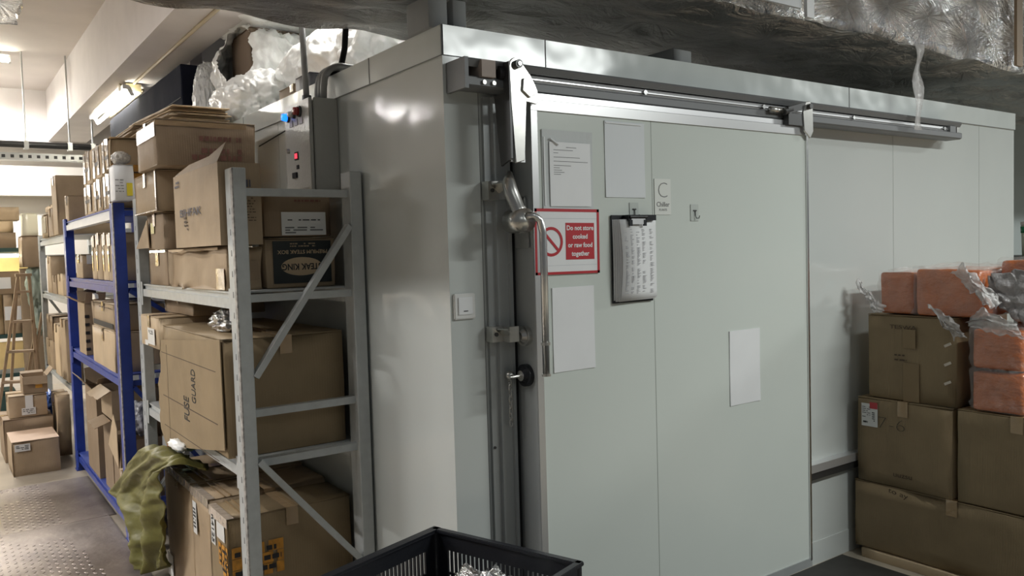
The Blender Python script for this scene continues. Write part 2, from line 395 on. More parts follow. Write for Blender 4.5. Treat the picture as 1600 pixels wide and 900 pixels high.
# ================================================================== SETTING
struct('floor', one(-7, 12, -7, 10, -.1, 0), FLOORM)
struct('ceiling', one(-7, 12, -.9, 10, 3.6, 3.75), PLASTER)
struct('wall_far', one(-7, 12, 9.45, 9.6, 0, 3.6), WALLM)
struct('wall_right', one(4.6, 12, 1.6, 1.75, 0, 3.6), WALLG)
bm = BM(); bx(bm, -.16, .25, .0, 9.3, 3.0, 3.6)
struct('trim_1', bm, BEAMM)           # concrete ceiling beam along the aisle
bm = BM(); bx(bm, -7, 12, 9.0, 9.45, 2.95, 3.6); struct('trim_2', bm, BEAMM)
bm = BM(); bx(bm, -7, 12, 9.25, 9.45, 2.36, 2.72); struct('trim_3', bm, WALLM)
bm = BM(); bx(bm, .6, 12, 5.0, 5.4, 3.15, 3.6); struct('trim_4', bm, BEAMM)

# pipe run, cable tray and hangers under the far ceiling
t = thing('sprinkler_pipe', 'long thin black pipe running across under the ceiling at the far end of the aisle', 'pipe', (0, 7.0, 2.7))
bm = BM(); cyl(bm, (-3.5, 0, 0), (1.2, 0, 0), .032, 14); obj('pipe', bm, PIPEB, t, True)
for x in (-.57, -.19, .02):
    bm = BM(); cyl(bm, (x, 0, .03), (x, 0, .9), .008, 8); bx(bm, x-.02, x+.02, -.04, .04, -.045, .035); obj('hanger_rod', bm, GALV, t)
t = thing('cable_tray', 'perforated galvanised cable tray below the black pipe', 'cable tray', (0, 7.15, 2.56))
bm = BM(); bx(bm, -3.5, 1.2, -.05, .05, 0, .012); bx(bm, -3.5, 1.2, -.055, -.045, 0, .07)
obj('tray_rail', bm, GALV, t)
bm = BM()
for k in range(60): bx(bm, -3.4+k*.075, -3.4+k*.075+.03, -.058, -.055, .02, .05)
p = obj('perforations', bm, SLOT, t)

# ================================================================== CHILLER (walk-in cold room)
XR, YB, ZT = 4.04, 6.3, 2.28
ch = thing('walk_in_chiller', 'large white panelled walk-in cold room with a glossy metal skin', 'cold room', (0, 0, 0))
obj('wall_panels', one(0, XR, 0, YB, 0, ZT), PANEL, ch)
bm = BM()
for a, b in ((-.006, .419), (.421, 2.286), (2.288, XR+.006)):
    bx(bm, a, b, -.006, 0, 2.185, ZT+.003)
for a, b in ((-.006, .53), (.532, 2.05), (2.052, YB)):
    bx(bm, -.006, 0, a, b, 2.185, ZT+.003)
obj('top_trim', bm, FASC, ch)
bm = BM()
bx(bm, -.0065, XR, -.0075, -.0055, 2.1835, 2.186); bx(bm, -.0075, -.0055, -.0065, YB, 2.1835, 2.186)
bx(bm, -.0078, -.0055, -.0078, -.0055, 2.184, 2.283)
for x in (.42, 2.287): bx(bm, x-.0015, x+.0015, -.0078, -.0055, 2.186, 2.283)
for y in (.531, 2.051): bx(bm, -.0078, -.0055, y-.0015, y+.0015, 2.186, 2.283)
obj('trim_joint', bm, GREYINK, ch)
for x in (2.684, 3.6):
    bm = BM(); bx(bm, x-.001, x+.001, -.001, 0, .12, 2.184); obj('panel_joint', bm, mat('joint_grey', (.4, .42, .4), .5), ch)
bm = BM(); bx(bm, -.001, 0, 1.549, 1.551, .12, 2.184)
obj('panel_joint', bm, mat('joint_grey', (.4, .42, .4), .5), ch)
bm = BM(); bx(bm, -.005, .128, -.005, 0, .1, 2.184); bx(bm, -.005, 0, 0, .02, .1, 2.184); obj('corner_trim', bm, PANEL, ch)
bm = BM(); bx(bm, .128, .1295, -.0065, 0, .1, 2.18); obj('corner_trim_edge', bm, GREYINK, ch)
bm = BM(); bx(bm, 1.8, XR, -.004, 0, 0, .11); obj('skirting', bm, PANEL, ch)
# bumper rail on the front wall
bm = BM(); bx(bm, 1.80, XR, -.045, -.001, .462, .50); obj('bumper_rail', bm, ALUB, ch)
bm = BM(); bx(bm, 1.80, XR, -.035, -.001, .425, .4615); obj('bumper_rail_base', bm, DSTEEL, ch)
# door jamb
bm = BM(); prism(bm, [(0, 0), (0, -.012), (.028, -.014), (.03, -.028), (.072, -.030), (.074, -.04), (.085, -.04), (.085, 0)], (.142, -.001, .05), (1, 0, 0), (0, 1, 0), (0, 0, 2.01))
obj('door_jamb', bm, JAMB, ch)
bm = BM(); bx(bm, .2275, .30, -.028, -.001, .05, 2.04); obj('door_gasket', bm, RUB, ch)
for z in (1.768, .905, .56):
    bm = BM(); cyl(bm, (.150, -.013, z-.035), (.150, -.017, z-.035), .005, 8); obj('screw', bm, DSTEEL, ch)

# ---- sliding door
dr = thing('sliding_door', 'wide pale green sliding door with aluminium edging hung across the cold room front', 'door', (1.0, -.08, .12))
DX0, DX1, DZ0, DZ1 = .245, 1.755, .12, 2.04
def loc(bm, o):  # shift mesh so that it stays in the door's frame
    bmesh.ops.translate(bm, verts=bm.verts[:], vec=(-o[0], -o[1], -o[2])); return bm
DO = (1.0, -.08, .12)
obj('door_panel', loc(one(DX0+.008, DX1-.008, -.136, -.035, DZ0+.008, DZ1-.03), DO), DOORM, dr)
bm = BM(); bx(bm, DX0, DX1, -.143, -.03, DZ1-.035, DZ1); obj('top_edge', loc(bm, DO), mat('edge_aluminium', (.60, .60, .60), .35, .8), dr)
bm = BM(); bx(bm, DX0, DX0+.008, -.1365, -.03, DZ0, DZ1-.036); obj('side_edge', loc(bm, DO), JAMB, dr)
bm = BM(); bx(bm, DX0, DX0+.026, -.143, -.137, DZ0, DZ1-.036); obj('front_edge', loc(bm, DO), mat('edge_aluminium', (.60, .60, .60), .35, .8), dr)
bm = BM(); bx(bm, DX1-.012, DX1, -.143, -.03, DZ0, DZ1-.036); obj('side_edge', loc(bm, DO), ALU, dr)
bm = BM(); bx(bm, DX0+.0, DX1, -.142, -.03, DZ0-.028, DZ0+.01); obj('bottom_edge', loc(bm, DO), JAMB, dr)
bm = BM(); bx(bm, .803, .805, -.1368, -.1358, DZ0+.01, DZ1-.036); obj('panel_seam', loc(bm, DO), mat('seam_grey', (.36, .39, .36), .4), dr)
bm = BM(); bx(bm, .27, 1.62, -.130, -.085, DZ1+.004, DZ1+.024); obj('hanger_rail', loc(bm, DO), ALUB, dr)
# hanger arms
def plate_arm(x, zt, zb, w_, big):
    bm = BM()
    if big:
        # tall cast plate, rounded at the top, that carries the door's upper corner
        poly = [(.150, 2.135), (.154, 2.150), (.165, 2.161), (.178, 2.165), (.192, 2.158), (.235, 2.112), (.250, 2.085), (.262, 2.065), (.264, 2.03), (.255, 2.02), (.212, 2.03), (.203, 1.835), (.166, 1.825), (.155, 2.02)]
        prism(bm, poly, (0, -.162, 0), (1, 0, 0), (0, 0, 1), (0, .010, 0))
        prism(bm, [(.20, 2.10), (.235, 2.085), (.245, 2.05), (.225, 2.038), (.195, 2.06)], (0, -.170, 0), (1, 0, 0), (0, 0, 1), (0, .009, 0))
    else:
        poly = [(-.012, 0), (.03, -.03), (.052, .0), (.05, .10), (.03, .13), (.0, .125), (-.02, .08)]
        prism(bm, poly, (x, -.162, zb), (1, 0, 0), (0, 0, 1), (0, .008, 0))
    return bm
bm = plate_arm(.20, 0, 1.635, 0, True); bmesh.ops.bevel(bm, geom=bm.edges[:], offset=.002, segments=1, affect='EDGES')
a1 = obj('hanger_bracket', loc(bm, DO), STEEL, dr)
bm = BM(); prism(bm, [(.0, .02), (.06, .0), (.088, .23), (.032, .235), (.032, .33), (.0, .33)], (.149, -.160, 1.82), (0, 1, 0), (0, 0, 1), (.008, 0, 0)); obj('hanger_bracket_side', loc(bm, DO), DSTEEL, dr)
bm = BM(); bx(bm, .157, .212, -.150, -.142, 1.83, 2.02); obj('hanger_bracket_web', loc(bm, DO), ALU, dr)
bm = BM(); cyl(bm, (.180, -.176, 2.142), (.180, -.150, 2.142), .014, 16); obj('pivot_bolt', loc(bm, DO), DSTEEL, dr)
bm = BM(); cyl(bm, (.180, -.180, 2.142), (.180, -.175, 2.142), .007, 12); obj('pivot_bolt_cap', loc(bm, DO), ALU, dr)
bm = plate_arm(1.715, 0, 2.02, 0, False); bmesh.ops.bevel(bm, geom=bm.edges[:], offset=.002, segments=1, affect='EDGES'); obj('hanger_bracket', loc(bm, DO), STEEL, dr)
bm = BM(); cyl(bm, (1.735, -.176, 2.125), (1.735, -.150, 2.125), .012, 14); obj('pivot_bolt', loc(bm, DO), DSTEEL, dr)
bm = BM(); bar(bm, (1.60, -.146, 2.10), (1.72, -.148, 2.13), .028, .028); bx(bm, 1.60, 1.70, -.158, -.131, 2.041, 2.09); cyl(bm, (1.58, -.146, 2.095), (1.63, -.146, 2.105), .016, 12); obj('roller_carriage', loc(bm, DO), DSTEEL, dr)
bm = BM(); cyl(bm, (1.50, -.139, 2.100), (1.58, -.139, 2.100), .013, 12); obj('roller', loc(bm, DO), STEEL, dr, True)
# lever handle: hub plate, cast grip, long bar
bm = BM(); prism(bm, [(0, 0), (.075, 0), (.078, .12), (.06, .15), (.055, .17), (.015, .17), (.01, .13)], (.243, -.123, 1.55), (0, 1, 0), (0, 0, 1), (-.010, 0, 0))
bmesh.ops.bevel(bm, geom=bm.edges[:], offset=.003, segments=2, affect='EDGES'); obj('handle_plate', loc(bm, DO), STEEL, dr)
bm = BM(); tube(bm, [(.182, -.10, 1.80), (.168, -.115, 1.77), (.17, -.125, 1.73), (.188, -.135, 1.68), (.19, -.150, 1.65)], [.010, .022, .026, .024, .030], 14)
cyl(bm, (.19, -.095, 1.64), (.19, -.175, 1.64), .040, 20); hub = obj('handle_hub', loc(bm, DO), STEEL, dr, True)
hub.data.polygons.foreach_set('use_smooth', [True]*len(hub.data.polygons))
bm = BM(); tube(bm, [(.195, -.17, 1.655), (.215, -.185, 1.655), (.235, -.19, 1.64), (.246, -.19, 1.60), (.247, -.19, 1.50), (.247, -.188, 1.13)], .0125, 12); obj('handle_bar', loc(bm, DO), ALU, dr, True)
bm = BM(); cyl(bm, (.247, -.1885, 1.228), (.247, -.1885, 1.238), .0155, 14); cyl(bm, (.247, -.188, 1.125), (.247, -.188, 1.133), .015, 14); obj('handle_collar', loc(bm, DO), STEEL, dr)
for z, rr, m_ in ((1.252, .034, STEEL), (1.118, .038, BLACK)):
    bm = BM(); cyl(bm, (.245, -.085, z), (.228, -.085, z), rr, 24); cyl(bm, (.228, -.085, z), (.215, -.085, z), rr*.75, 24, rr*.45)
    obj('latch_knob', loc(bm, DO), m_, dr, False)
bm = BM(); cyl(bm, (.17, -.085, 1.118), (.225, -.085, 1.118), .006, 10); cyl(bm, (.222, -.085, 1.118), (.214, -.085, 1.118), .018, 14); obj('latch_pin', loc(bm, DO), STEEL, dr)

# strike brackets and safety chain on the jamb (parts of the cold room)
for z, h_ in ((1.745, .062), (1.262, .052)):
    bm = BM(); bx(bm, .13, .175, -.050, -.012, z-h_/2, z+h_/2); bx(bm, .17, .209, -.092, -.086, z-h_/2, z+h_/2); bar(bm, (.165, -.048, z), (.178, -.09, z), h_, .006, up=(0, 1, .3)); bx(bm, .172, .178, -.09, -.03, z-h_/2, z+h_/2)
    obj('strike_bracket', bm, STEEL, ch)
    bm = BM(); cyl(bm, (.145, -.049, z), (.145, -.054, z), .007, 10); obj('screw', bm, DSTEEL, ch)
bm = BM(); bmesh.ops.create_uvsphere(bm, u_segments=14, v_segments=10, radius=.016, matrix=Matrix.Translation((.196, -.05, 1.118))); obj('chain_stud', bm, STEEL, ch, True)
for k in range(8):
    bm = BM(); z = 1.095-k*.020
    pts = [(.196+(.006*math.cos(a) if k % 2 else 0), -.05+(0 if k % 2 else .006*math.cos(a)), z+.013*math.sin(a)) for a in [i*2*PI/12 for i in range(13)]]
    tube(bm, pts, .0022, 6); obj('chain_link', bm, STEEL, ch, True)

# ---- overhead track
tr = thing('door_track', 'long grey and silver overhead sliding track fixed under the top trim of the cold room', 'track', (1.6, -.06, 2.06))
TO = (1.6, -.06, 2.06)
prof = [(0, .005), (-.012, .005), (-.012, .10), (0, .10)]
bm = BM(); bx(bm, .02, 3.14, -.035, -.008, 2.072, 2.155); obj('track_back', loc(bm, TO), ALU, tr)
bm = BM(); prism(bm, [(-.008, 2.157), (-.118, 2.157), (-.123, 2.150), (-.112, 2.131), (-.106, 2.131), (-.110, 2.147), (-.008, 2.151)], (.02, 0, 0), (0, 1, 0), (0, 0, 1), (3.13, 0, 0)); obj('track_hood', loc(bm, TO), TRK, tr)
bm = BM(); prism(bm, [(-.036, 2.128), (-.100, 2.129), (-.104, 2.118), (-.109, 2.116), (-.109, 2.112), (-.104, 2.110), (-.100, 2.101), (-.036, 2.101)], (.245, 0, 0), (0, 1, 0), (0, 0, 1), (2.83, 0, 0)); obj('running_rail', loc(bm, TO), ALUB, tr)
bm = BM(); prism(bm, [(-.036, 2.066), (-.112, 2.066), (-.122, 2.072), (-.122, 2.096), (-.118, 2.0995), (-.111, 2.0995), (-.111, 2.074), (-.036, 2.070)], (.02, 0, 0), (0, 1, 0), (0, 0, 1), (3.13, 0, 0)); obj('track_channel', loc(bm, TO), TRK, tr)
bm = BM(); bx(bm, .006, .02, -.122, -.008, 2.06, 2.158); obj('end_cap', loc(bm, TO), TRK, tr)
bm = BM(); bx(bm, 3.14, 3.165, -.10, -.008, 2.085, 2.158); obj('end_cap', loc(bm, TO), STEEL, tr)
bm = BM(); bx(bm, .062, .115, -.135, -.05, 2.098, 2.152); obj('end_stop', loc(bm, TO), mat('stop_pad', (.42, .35, .31), .6), tr)
bm = BM(); bx(bm, 3.03, 3.09, -.12, -.05, 2.098, 2.130); obj('end_stop', loc(bm, TO), TRK, tr)
for x in (.075, .112): 
    bm = BM(); cyl(bm, (x, -.122, 2.082), (x, -.130, 2.082), .007, 10); obj('bolt', loc(bm, TO), STEEL, tr)
bm = BM(); cyl(bm, (.135, -.12, 2.118), (.16, -.125, 2.118), .022, 14); obj('stop_buffer', loc(bm, TO), RUB, tr)
for x in (.80, 1.49, 2.15, 2.98):
    bm = BM(); cyl(bm, (x, -.109, 2.114), (x, -.118, 2.114), .009, 10); obj('bolt', loc(bm, TO), ALU, tr)

# ---- papers and notices on the door (each is its own flat thing)
YD = -.137
def sheet(name, label, cat, x0, x1, z0, z1, m=WHITE, th=.0015, y=YD, group=None, curl=.0):
    r = thing(name, label, cat, ((x0+x1)/2, y, (z0+z1)/2), 0, group)
    w_, h_ = x1-x0, z1-z0; bm = BM(); n = 8
    vsA = []
    for i in range(n+1):
        for j in range(n+1):
            a, b = i/n, j/n; yy = -th - curl*(abs(a-.5)*2)**3*(abs(b-.5)*2)**2 - curl*.3*abs(noise.noise(Vector((a*2+x0*9, b*2, 0))))
            vsA.append(bm.verts.new(((a-.5)*w_, yy, (b-.5)*h_)))
    for i in range(n):
        for j in range(n): bm.faces.new((vsA[i*(n+1)+j], vsA[(i+1)*(n+1)+j], vsA[(i+1)*(n+1)+j+1], vsA[i*(n+1)+j+1]))
    ext = bmesh.ops.extrude_face_region(bm, geom=bm.faces[:])
    for v in [v for v in ext['geom'] if isinstance(v, bmesh.types.BMVert)]: v.co.y = 0 if v.co.y < 0 else v.co.y
    obj('paper', bm, m, r); return r
def strip_lines(r, name, rows, m, y=-.0035, th=.0004, h_=.0016):
    bm = BM()
    for (xa, xb, z) in rows: bx(bm, xa, xb, y-th, y, z-h_/2, z+h_/2)
    return obj(name, bm, m, r)
SLV = mat('sleeve_shine', (.85, .87, .88), .12, spec=.9)
SLEEVE = mat('clear_sleeve', (.72, .76, .78), .10, spec=.8, coat=1)
r = sheet('notice', 'printed notice in a clear sleeve near the top corner of the door by the handle', 'notice', .290, .512, 1.655, 1.945, mat('sleeve_grey', (.66, .69, .69), .12, spec=.8, bump=.3, bscale=8), curl=.003)
bm = BM(); bx(bm, -.082, .098, -.0062, -.0052, -.112, .105); obj('printed_sheet', bm, WHITE, r)
rows = [(-.01, .035, .088), (-.065, .02, .078), (-.065, -.045, .068), (-.065, .05, .054), (-.065, .085, .040), (-.065, .01, .026), (-.065, -.04, .018), (-.065, -.03, .010), (-.065, -.02, .003), (-.065, -.035, -.004)]
strip_lines(r, 'printed_lines', rows, GREYINK, y=-.0064)
bm = BM(); bar(bm, (-.15+.07, -.006, .115), (-.045, -.008, .095), .004, .012, up=(0, 1, 0)); bx(bm, -.106, -.1, -.006, -.003, -.11, .12); obj('sleeve_edge', bm, SLV, r)
r = sheet('paper_sheet', 'blank white sheet in a clear sleeve above the clipboard', 'paper', .572, .766, 1.722, 1.992, mat('sleeved_white', (.78, .81, .83), .14, spec=.7), curl=.002)
bm = BM(); bx(bm, -.093, .08, -.0055, -.003, .126, .131); obj('sleeve_edge', bm, SLV, r)
sheet('paper_sheet', 'blank white sheet taped below the red bordered sign', 'paper', .318, .504, 1.122, 1.412, WHITE, curl=.002)
sheet('paper_sheet', 'blank white sheet low on the door, well apart from the others', 'paper', 1.222, 1.412, .885, 1.190, WHITE, curl=.002)
# red sign
sg = thing('warning_sign', 'red bordered sign reading Do not store cooked or raw food together', 'sign', (.390, -.1405, 1.568), 0)
tl = Matrix.Rotation(math.radians(0), 3, 'Y')
W2, H2 = .142, .1115
bm = BM(); bx(bm, -W2, W2, -.002, .002, -H2, H2); obj('sign_board', bm, WHITE, sg)
bm = BM()
for a in ((-W2, W2, H2-.010, H2), (-W2, W2, -H2, -H2+.009), (-W2, -W2+.009, -H2, H2), (W2-.010, W2, -H2, H2)): bx(bm, a[0], a[1], -.003, -.002, a[2], a[3])
obj('sign_border', bm, REDP, sg)
bm = BM(); bx(bm, -.010, .118, -.003, -.002, -.062, .064); obj('text_panel', bm, REDP, sg)
for k, s in enumerate(('Do not store', 'cooked', 'or raw food', 'together')):
    text('sign_text', s, Vector((.054, -.0032, .046-k*.0295)), (1, 0, 0), (0, 0, 1), .0225, WHITE, sg, bold=.0006)
bm = BM(); c0 = (-.073, -.0025, .0)
ring = [(c0[0]+.046*math.cos(a), -.0025, c0[2]+.046*math.sin(a)) for a in [i*2*PI/32 for i in range(33)]]
for i in range(32):
    a = i*2*PI/32; b = (i+1)*2*PI/32
    P = [Vector((c0[0]+q*math.cos(t_), -.0032, c0[2]+q*math.sin(t_))) for q, t_ in ((.050, a), (.050, b), (.040, b), (.040, a))]
    f = bm.faces.new([bm.verts.new(p_) for p_ in P])
bar(bm, (-.103, -.0030, .030), (-.043, -.0030, -.030), .0008, .010, up=(1, 0, 1)); obj('prohibition_symbol', bm, REDP, sg)
bm = BM(); bx(bm, -.13, .13, -.0024, -.002, -.0815, -.0805); bx(bm, -.13, .13, -.0024, -.002, .078, .079); obj('fold_line', bm, mat('fold_grey', (.5, .52, .56), .5), sg)
sg.rotation_euler = (0, math.radians(.5), 0)
# chiller label
lb = thing('door_label', 'small pale label with a big letter C and the word Chiller', 'label', (.857, -.1375, 1.727))
bm = BM(); bx(bm, -.043, .043, -.0012, 0, -.067, .067); obj('label_card', bm, mat('label_cream', (.72, .74, .70), .4), lb)
text('letter_c', 'C', Vector((0, -.0014, .022)), (1, 0, 0), (0, 0, 1), .085, GREYINK, lb, bold=-.0022)
text('label_word', 'Chiller', Vector((0, -.0014, -.029)), (1, 0, 0), (0, 0, 1), .025, GREYINK, lb, bold=.0002)
text('label_word', 'PLANTS', Vector((0, -.0014, -.049)), (1, 0, 0), (0, 0, 1), .012, GREYINK, lb)
# hooks
for i, (x, z, lab) in enumerate(((.708, 1.672, 'small adhesive hook carrying the clipboard'), (1.03, 1.668, 'small adhesive hook with nothing hanging on it'))):
    hk = thing('adhesive_hook', lab, 'hook', (x, -.1375, z), 0)
    bm = BM(); bx(bm, -.022, .022, -.0012, 0, -.032, .032); obj('adhesive_pad', bm, mat('clear_pad', (.55, .59, .56), .15), hk)
    bm = BM(); tube(bm, [(0, -.004, .01), (0, -.005, -.012), (.002, -.009, -.022), (.006, -.017, -.022), (.008, -.019, -.012)], .0018, 8); cyl(bm, (-.008, -.003, .008), (.008, -.003, .008), .0025, 8); obj('wire_hook', bm, DSTEEL, hk)
# clipboard
cb = thing('clipboard', 'clipboard holding a thick sheaf of printed tables, hung on the door', 'clipboard', (.695, -.139, 1.50), math.radians(0))
bm = BM(); bx(bm, -.105, .095, -.006, -.001, -.158, .158); obj('board', bm, BLACK, cb)
for k in range(5):
    bm = BM(); n = 12; o_ = k*.005; xs = -.103+k*.004
    A = [bm.verts.new((xs, -.008-o_-.012*(k+1)/5*math.sin((j/n)*PI)*1.2, .142-j/n*(.29+.004*(k % 2)))) for j in range(n+1)]
    B_ = [bm.verts.new((xs+.188, -.008-o_*.6, .142-j/n*(.285+.006*(k % 2)))) for j in range(n+1)]
    for j in range(n): bm.faces.new((A[j], B_[j], B_[j+1], A[j+1]))
    ext = bmesh.ops.extrude_face_region(bm, geom=bm.faces[:]); bmesh.ops.translate(bm, verts=[v for v in ext['geom'] if isinstance(v, bmesh.types.BMVert)], vec=(0, .0018, 0))
    obj('paper_sheet', bm, WHITE, cb, True)
bm = BM(); rnd = random.Random(4)
for c_ in range(5):
    xa = -.070+c_*.031+(.012 if c_ > 3 else 0)
    for j in range(46):
        t_ = j/46; z = .105-t_*.235; y = -.030-.0128*math.sin((.03+t_*.95)*PI)*(1-(xa+.09)/.19)*1.15+.0085*(xa+.09)/.19
        if rnd.random() < .8: bx(bm, xa, xa+rnd.uniform(.006, .017), y-.0012, y-.0004, z, z+.0017)
obj('printed_table', bm, mat('ink_soft', (.38, .38, .40), .7), cb)
bm = BM(); bx(bm, -.05, .088, -.036, -.006, .138, .158); cyl(bm, (-.045, -.036, .150), (.04, -.036, .150), .006, 10); bx(bm, -.048, -.034, -.040, -.034, .118, .14); bx(bm, .022, .036, -.040, -.034, .118, .14); obj('spring_clip', bm, BLACK, cb)
bm = BM(); bx(bm, -.038, .030, -.039, -.035, .124, .144); obj('clip_plate', bm, ALUB, cb)
# wall switch
sw = thing('light_switch', 'square white rocker switch on the corner trim of the cold room', 'switch', (.0465, -.005, 1.362))
obj('switch_plate', one(-.041, .041, -.011, 0, -.043, .043, .003), LABEL, sw)
obj('rocker', one(-.028, .028, -.015, -.0105, -.028, .030, .0015), WHITE, sw)
bm = BM(); bx(bm, -.008, .008, -.0162, -.0150, -.017, -.014); obj('indicator', bm, INK, sw)

# ---- electrical panel on the side wall
ep = thing('control_panel', 'grey electrical control panel with a blue pilot lamp on the cold room side wall', 'control panel', (-.062, .98, 1.80))
EO = (-.062, .98, 1.80)
obj('enclosure', loc(one(-.105, -.001, .845, 1.125, 1.805, 2.182, .003), EO), PBOX, ep)
obj('panel_door', loc(one(-.124, -.109, .847, 1.123, 1.807, 2.18, .003), EO), PBOX, ep)
for y, z, m_, rr in ((1.075, 2.130, LEDB, .017), (1.008, 2.134, WHITE, .014), (.944, 2.137, REDDK, .019)):
    bm = BM(); cyl(bm, (-.124, y, z), (-.134, y, z), rr+.004, 18); obj('lamp_bezel', loc(bm, EO), DSTEEL, ep)
    bm = BM(); cyl(bm, (-.134, y, z), (-.152, y, z), rr, 18, rr*.8); obj('pilot_lamp', loc(bm, EO), m_, ep, True)
for y in (1.045, .99, .935):
    bm = BM(); bx(bm, -.1262, -.1245, y-.018, y+.018, 2.085, 2.112); obj('name_tag', loc(bm, EO), mat('tag_violet', (.30, .27, .30), .5), ep)
bm = BM(); bx(bm, -.128, -.1245, .978, 1.015, 1.943, 1.977); obj('display', loc(bm, EO), BLACK, ep)
bm = BM(); bx(bm, -.130, -.128, .985, 1.008, 1.950, 1.970); obj('display_digit', loc(bm, EO), LEDR, ep)
bm = BM(); bx(bm, -.1275, -.1245, .975, .998, 1.905, 1.922); obj('toggle_switch', loc(bm, EO), BLACK, ep)
bm = BM(); bx(bm, -.132, -.1245, .995, 1.04, 1.870, 1.893); obj('rotary_switch', loc(bm, EO), BLACK, ep)
bm = BM(); cyl(bm, (-.124, 1.085, 1.99), (-.135, 1.085, 1.99), .010, 12); obj('lock', loc(bm, EO), STEEL, ep)
for k in range(5):
    bm = BM(); bx(bm, -.05, -.015, 1.165, 1.195, 1.955+k*.026, 1.972+k*.026); obj('terminal_clip', loc(bm, EO), LABEL, ep)
bm = BM(); tube(bm, [(-.02, 1.18, 2.08), (-.03, 1.22, 2.10), (-.03, 1.21, 2.14), (-.03, 1.13, 2.13)], .003, 6); tube(bm, [(-.02, 1.13, 2.12), (-.012, 1.4, 2.13), (-.012, 1.8, 2.10)], .003, 6); obj('wire', loc(bm, EO), RUB, ep)
# conduits
cd = thing('conduit_pole', 'slim grey upright conduit rising from the control panel into the foil duct', 'conduit', (-.07, 1.0, 2.18))
bm = BM(); cyl(bm, (0, 0, 0), (-.01, 0, .38), .013, 12); obj('pipe', bm, CONDUIT, cd, True)
bm = BM(); cyl(bm, (0, 0, .0), (0, 0, .035), .02, 12); obj('gland', bm, DSTEEL, cd)
el = thing('flexible_conduit', 'ribbed grey elbow conduit bending from the panel top over the roof edge', 'conduit', (-.03, .93, 2.18))
pts = [(-.02, 0, 0), (-.02, -.005, .05)] + arc((.06, -.01, .06), .08, PI, PI/2, (1, 0, 0), (0, 0, 1), 10) + [(.14, -.01, .135)]
for k in range(3):
    bm = BM(); tube(bm, [(p[0], p[1]-.03*k, p[2]) for p in pts], .014, 10); obj('hose', bm, CONDUIT, el, True)
bc = thing('power_cable', 'thick black cable dropping from the duct to the cold room roof', 'cable', (.05, .9, 2.285))
bm = BM(); tube(bm, [(-.05, -.0, .0), (-.02, 0, .02), (.0, .0, .06), (.015, 0, .12), (.03, 0, .28)], .013, 10); obj('cable_run', bm, RUB, bc, True)

# ---- foil ducts
du = thing('insulated_duct', 'huge crumpled foil-wrapped air duct running over the front of the cold room', 'duct', (3.0, .4, 2.5))
def duct_shape(p):
    x, y, z = p
    # pinned quilting: pillows between fixing pins
    s = .0
    px, pz = (x*1.9) % 1-.5, ((y if z < .02 else z+y)*3.0) % 1-.5
    d = math.sqrt(px*px+pz*pz)
    bulge = .030*(1-math.exp(-(d*3.4)**2)) + .018*fbm(Vector((x*2.2, y*4, z*4)), 4)
    ridg = .010*(1-abs(noise.noise(Vector((math.atan2(pz, px)*3, d*2, x)))))*math.exp(-d*2)
    b = bulge+ridg
    if z < .06: z -= b*1.0
    if y < -.5: y -= b*.9
    if z < .06 and y < .1: z -= .02*max(0, math.sin((x+.5)*1.3))
    return Vector((x, y, z))
g = grid(-4.4, 5.5, -.55, .54, 0, .95, .04, .05, 0, nmax=170, shape=duct_shape)
o = obj('foil_wrap', g, [FOIL, FOIL_SHADED], du, True)
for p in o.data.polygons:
    if p.normal.z < -.55: p.material_index = 1  # downward faces take the shade-darkened foil
bm = BM(); bx(bm, -1.79, -1.38, -.612, -.60, .015, .22); obj('vent_frame', bm, mat('vent_white', (.7, .72, .74), .4), du)
bm = BM()
for k in range(5): bx(bm, -1.70, -1.47, -.616, -.6125, .055+k*.032, .068+k*.032)
obj('vent_louvre', bm, DSTEEL, du)
for x0_, x1_, m_ in ((-1.36, -1.31, WHITE), (.55, .62, CBD), (.86, .93, CBD)):
    bm = BM(); bx(bm, x0_, x1_, -.625, -.610, -.02, .6); obj('duct_tape_strip', bm, m_, du)
# left stub of foil duct
d2 = thing('insulated_duct', 'torn foil-wrapped duct end hanging in the top corner over the aisle', 'duct', (-1.8, 1.4, 2.62))
g = grid(-.9, .78, -.30, .62, 0, .5, .05, .02, .02, 5, 4); obj('foil_wrap', g, FOIL, d2, True)
# clear strap
st = thing('plastic_strap', 'clear plastic strip hanging from the duct in front of the track', 'strap', (2.64, -.16, 2.30))
bm = BM(); n = 14
A = [bm.verts.new((-.035+.008*math.sin(k*.9), -.01*math.sin(k*.7), .20-k/n*.42)) for k in range(n+1)]
B_ = [bm.verts.new((.035+.006*math.sin(k*1.3), -.012*math.cos(k*.8), .20-k/n*.42)) for k in range(n+1)]
for k in range(n): bm.faces.new((A[k], B_[k], B_[k+1], A[k+1]))
ext = bmesh.ops.extrude_face_region(bm, geom=bm.faces[:]); bmesh.ops.translate(bm, verts=[v for v in ext['geom'] if isinstance(v, bmesh.types.BMVert)], vec=(0, .002, 0))
obj('strip', bm, FILMW, st, True)
for x0_, x1_, lab in ((-.02, .055, 'pale block propping the duct right at the roof corner'), (.075, .13, 'narrow pale block beside the roof corner under the duct'), (1.13, 1.24, 'pale block under the duct midway along the roof edge')):
    b_ = thing('support_block', lab, 'block', ((x0_+x1_)/2, .10, 2.283))
    obj('foam_block', grid(-(x1_-x0_)/2, (x1_-x0_)/2, -.05, .10, 0, .07 if x0_ > 1 else .11, .05, .004, .003), mat('foam_grey', (.30, .31, .31), .8), b_, True)

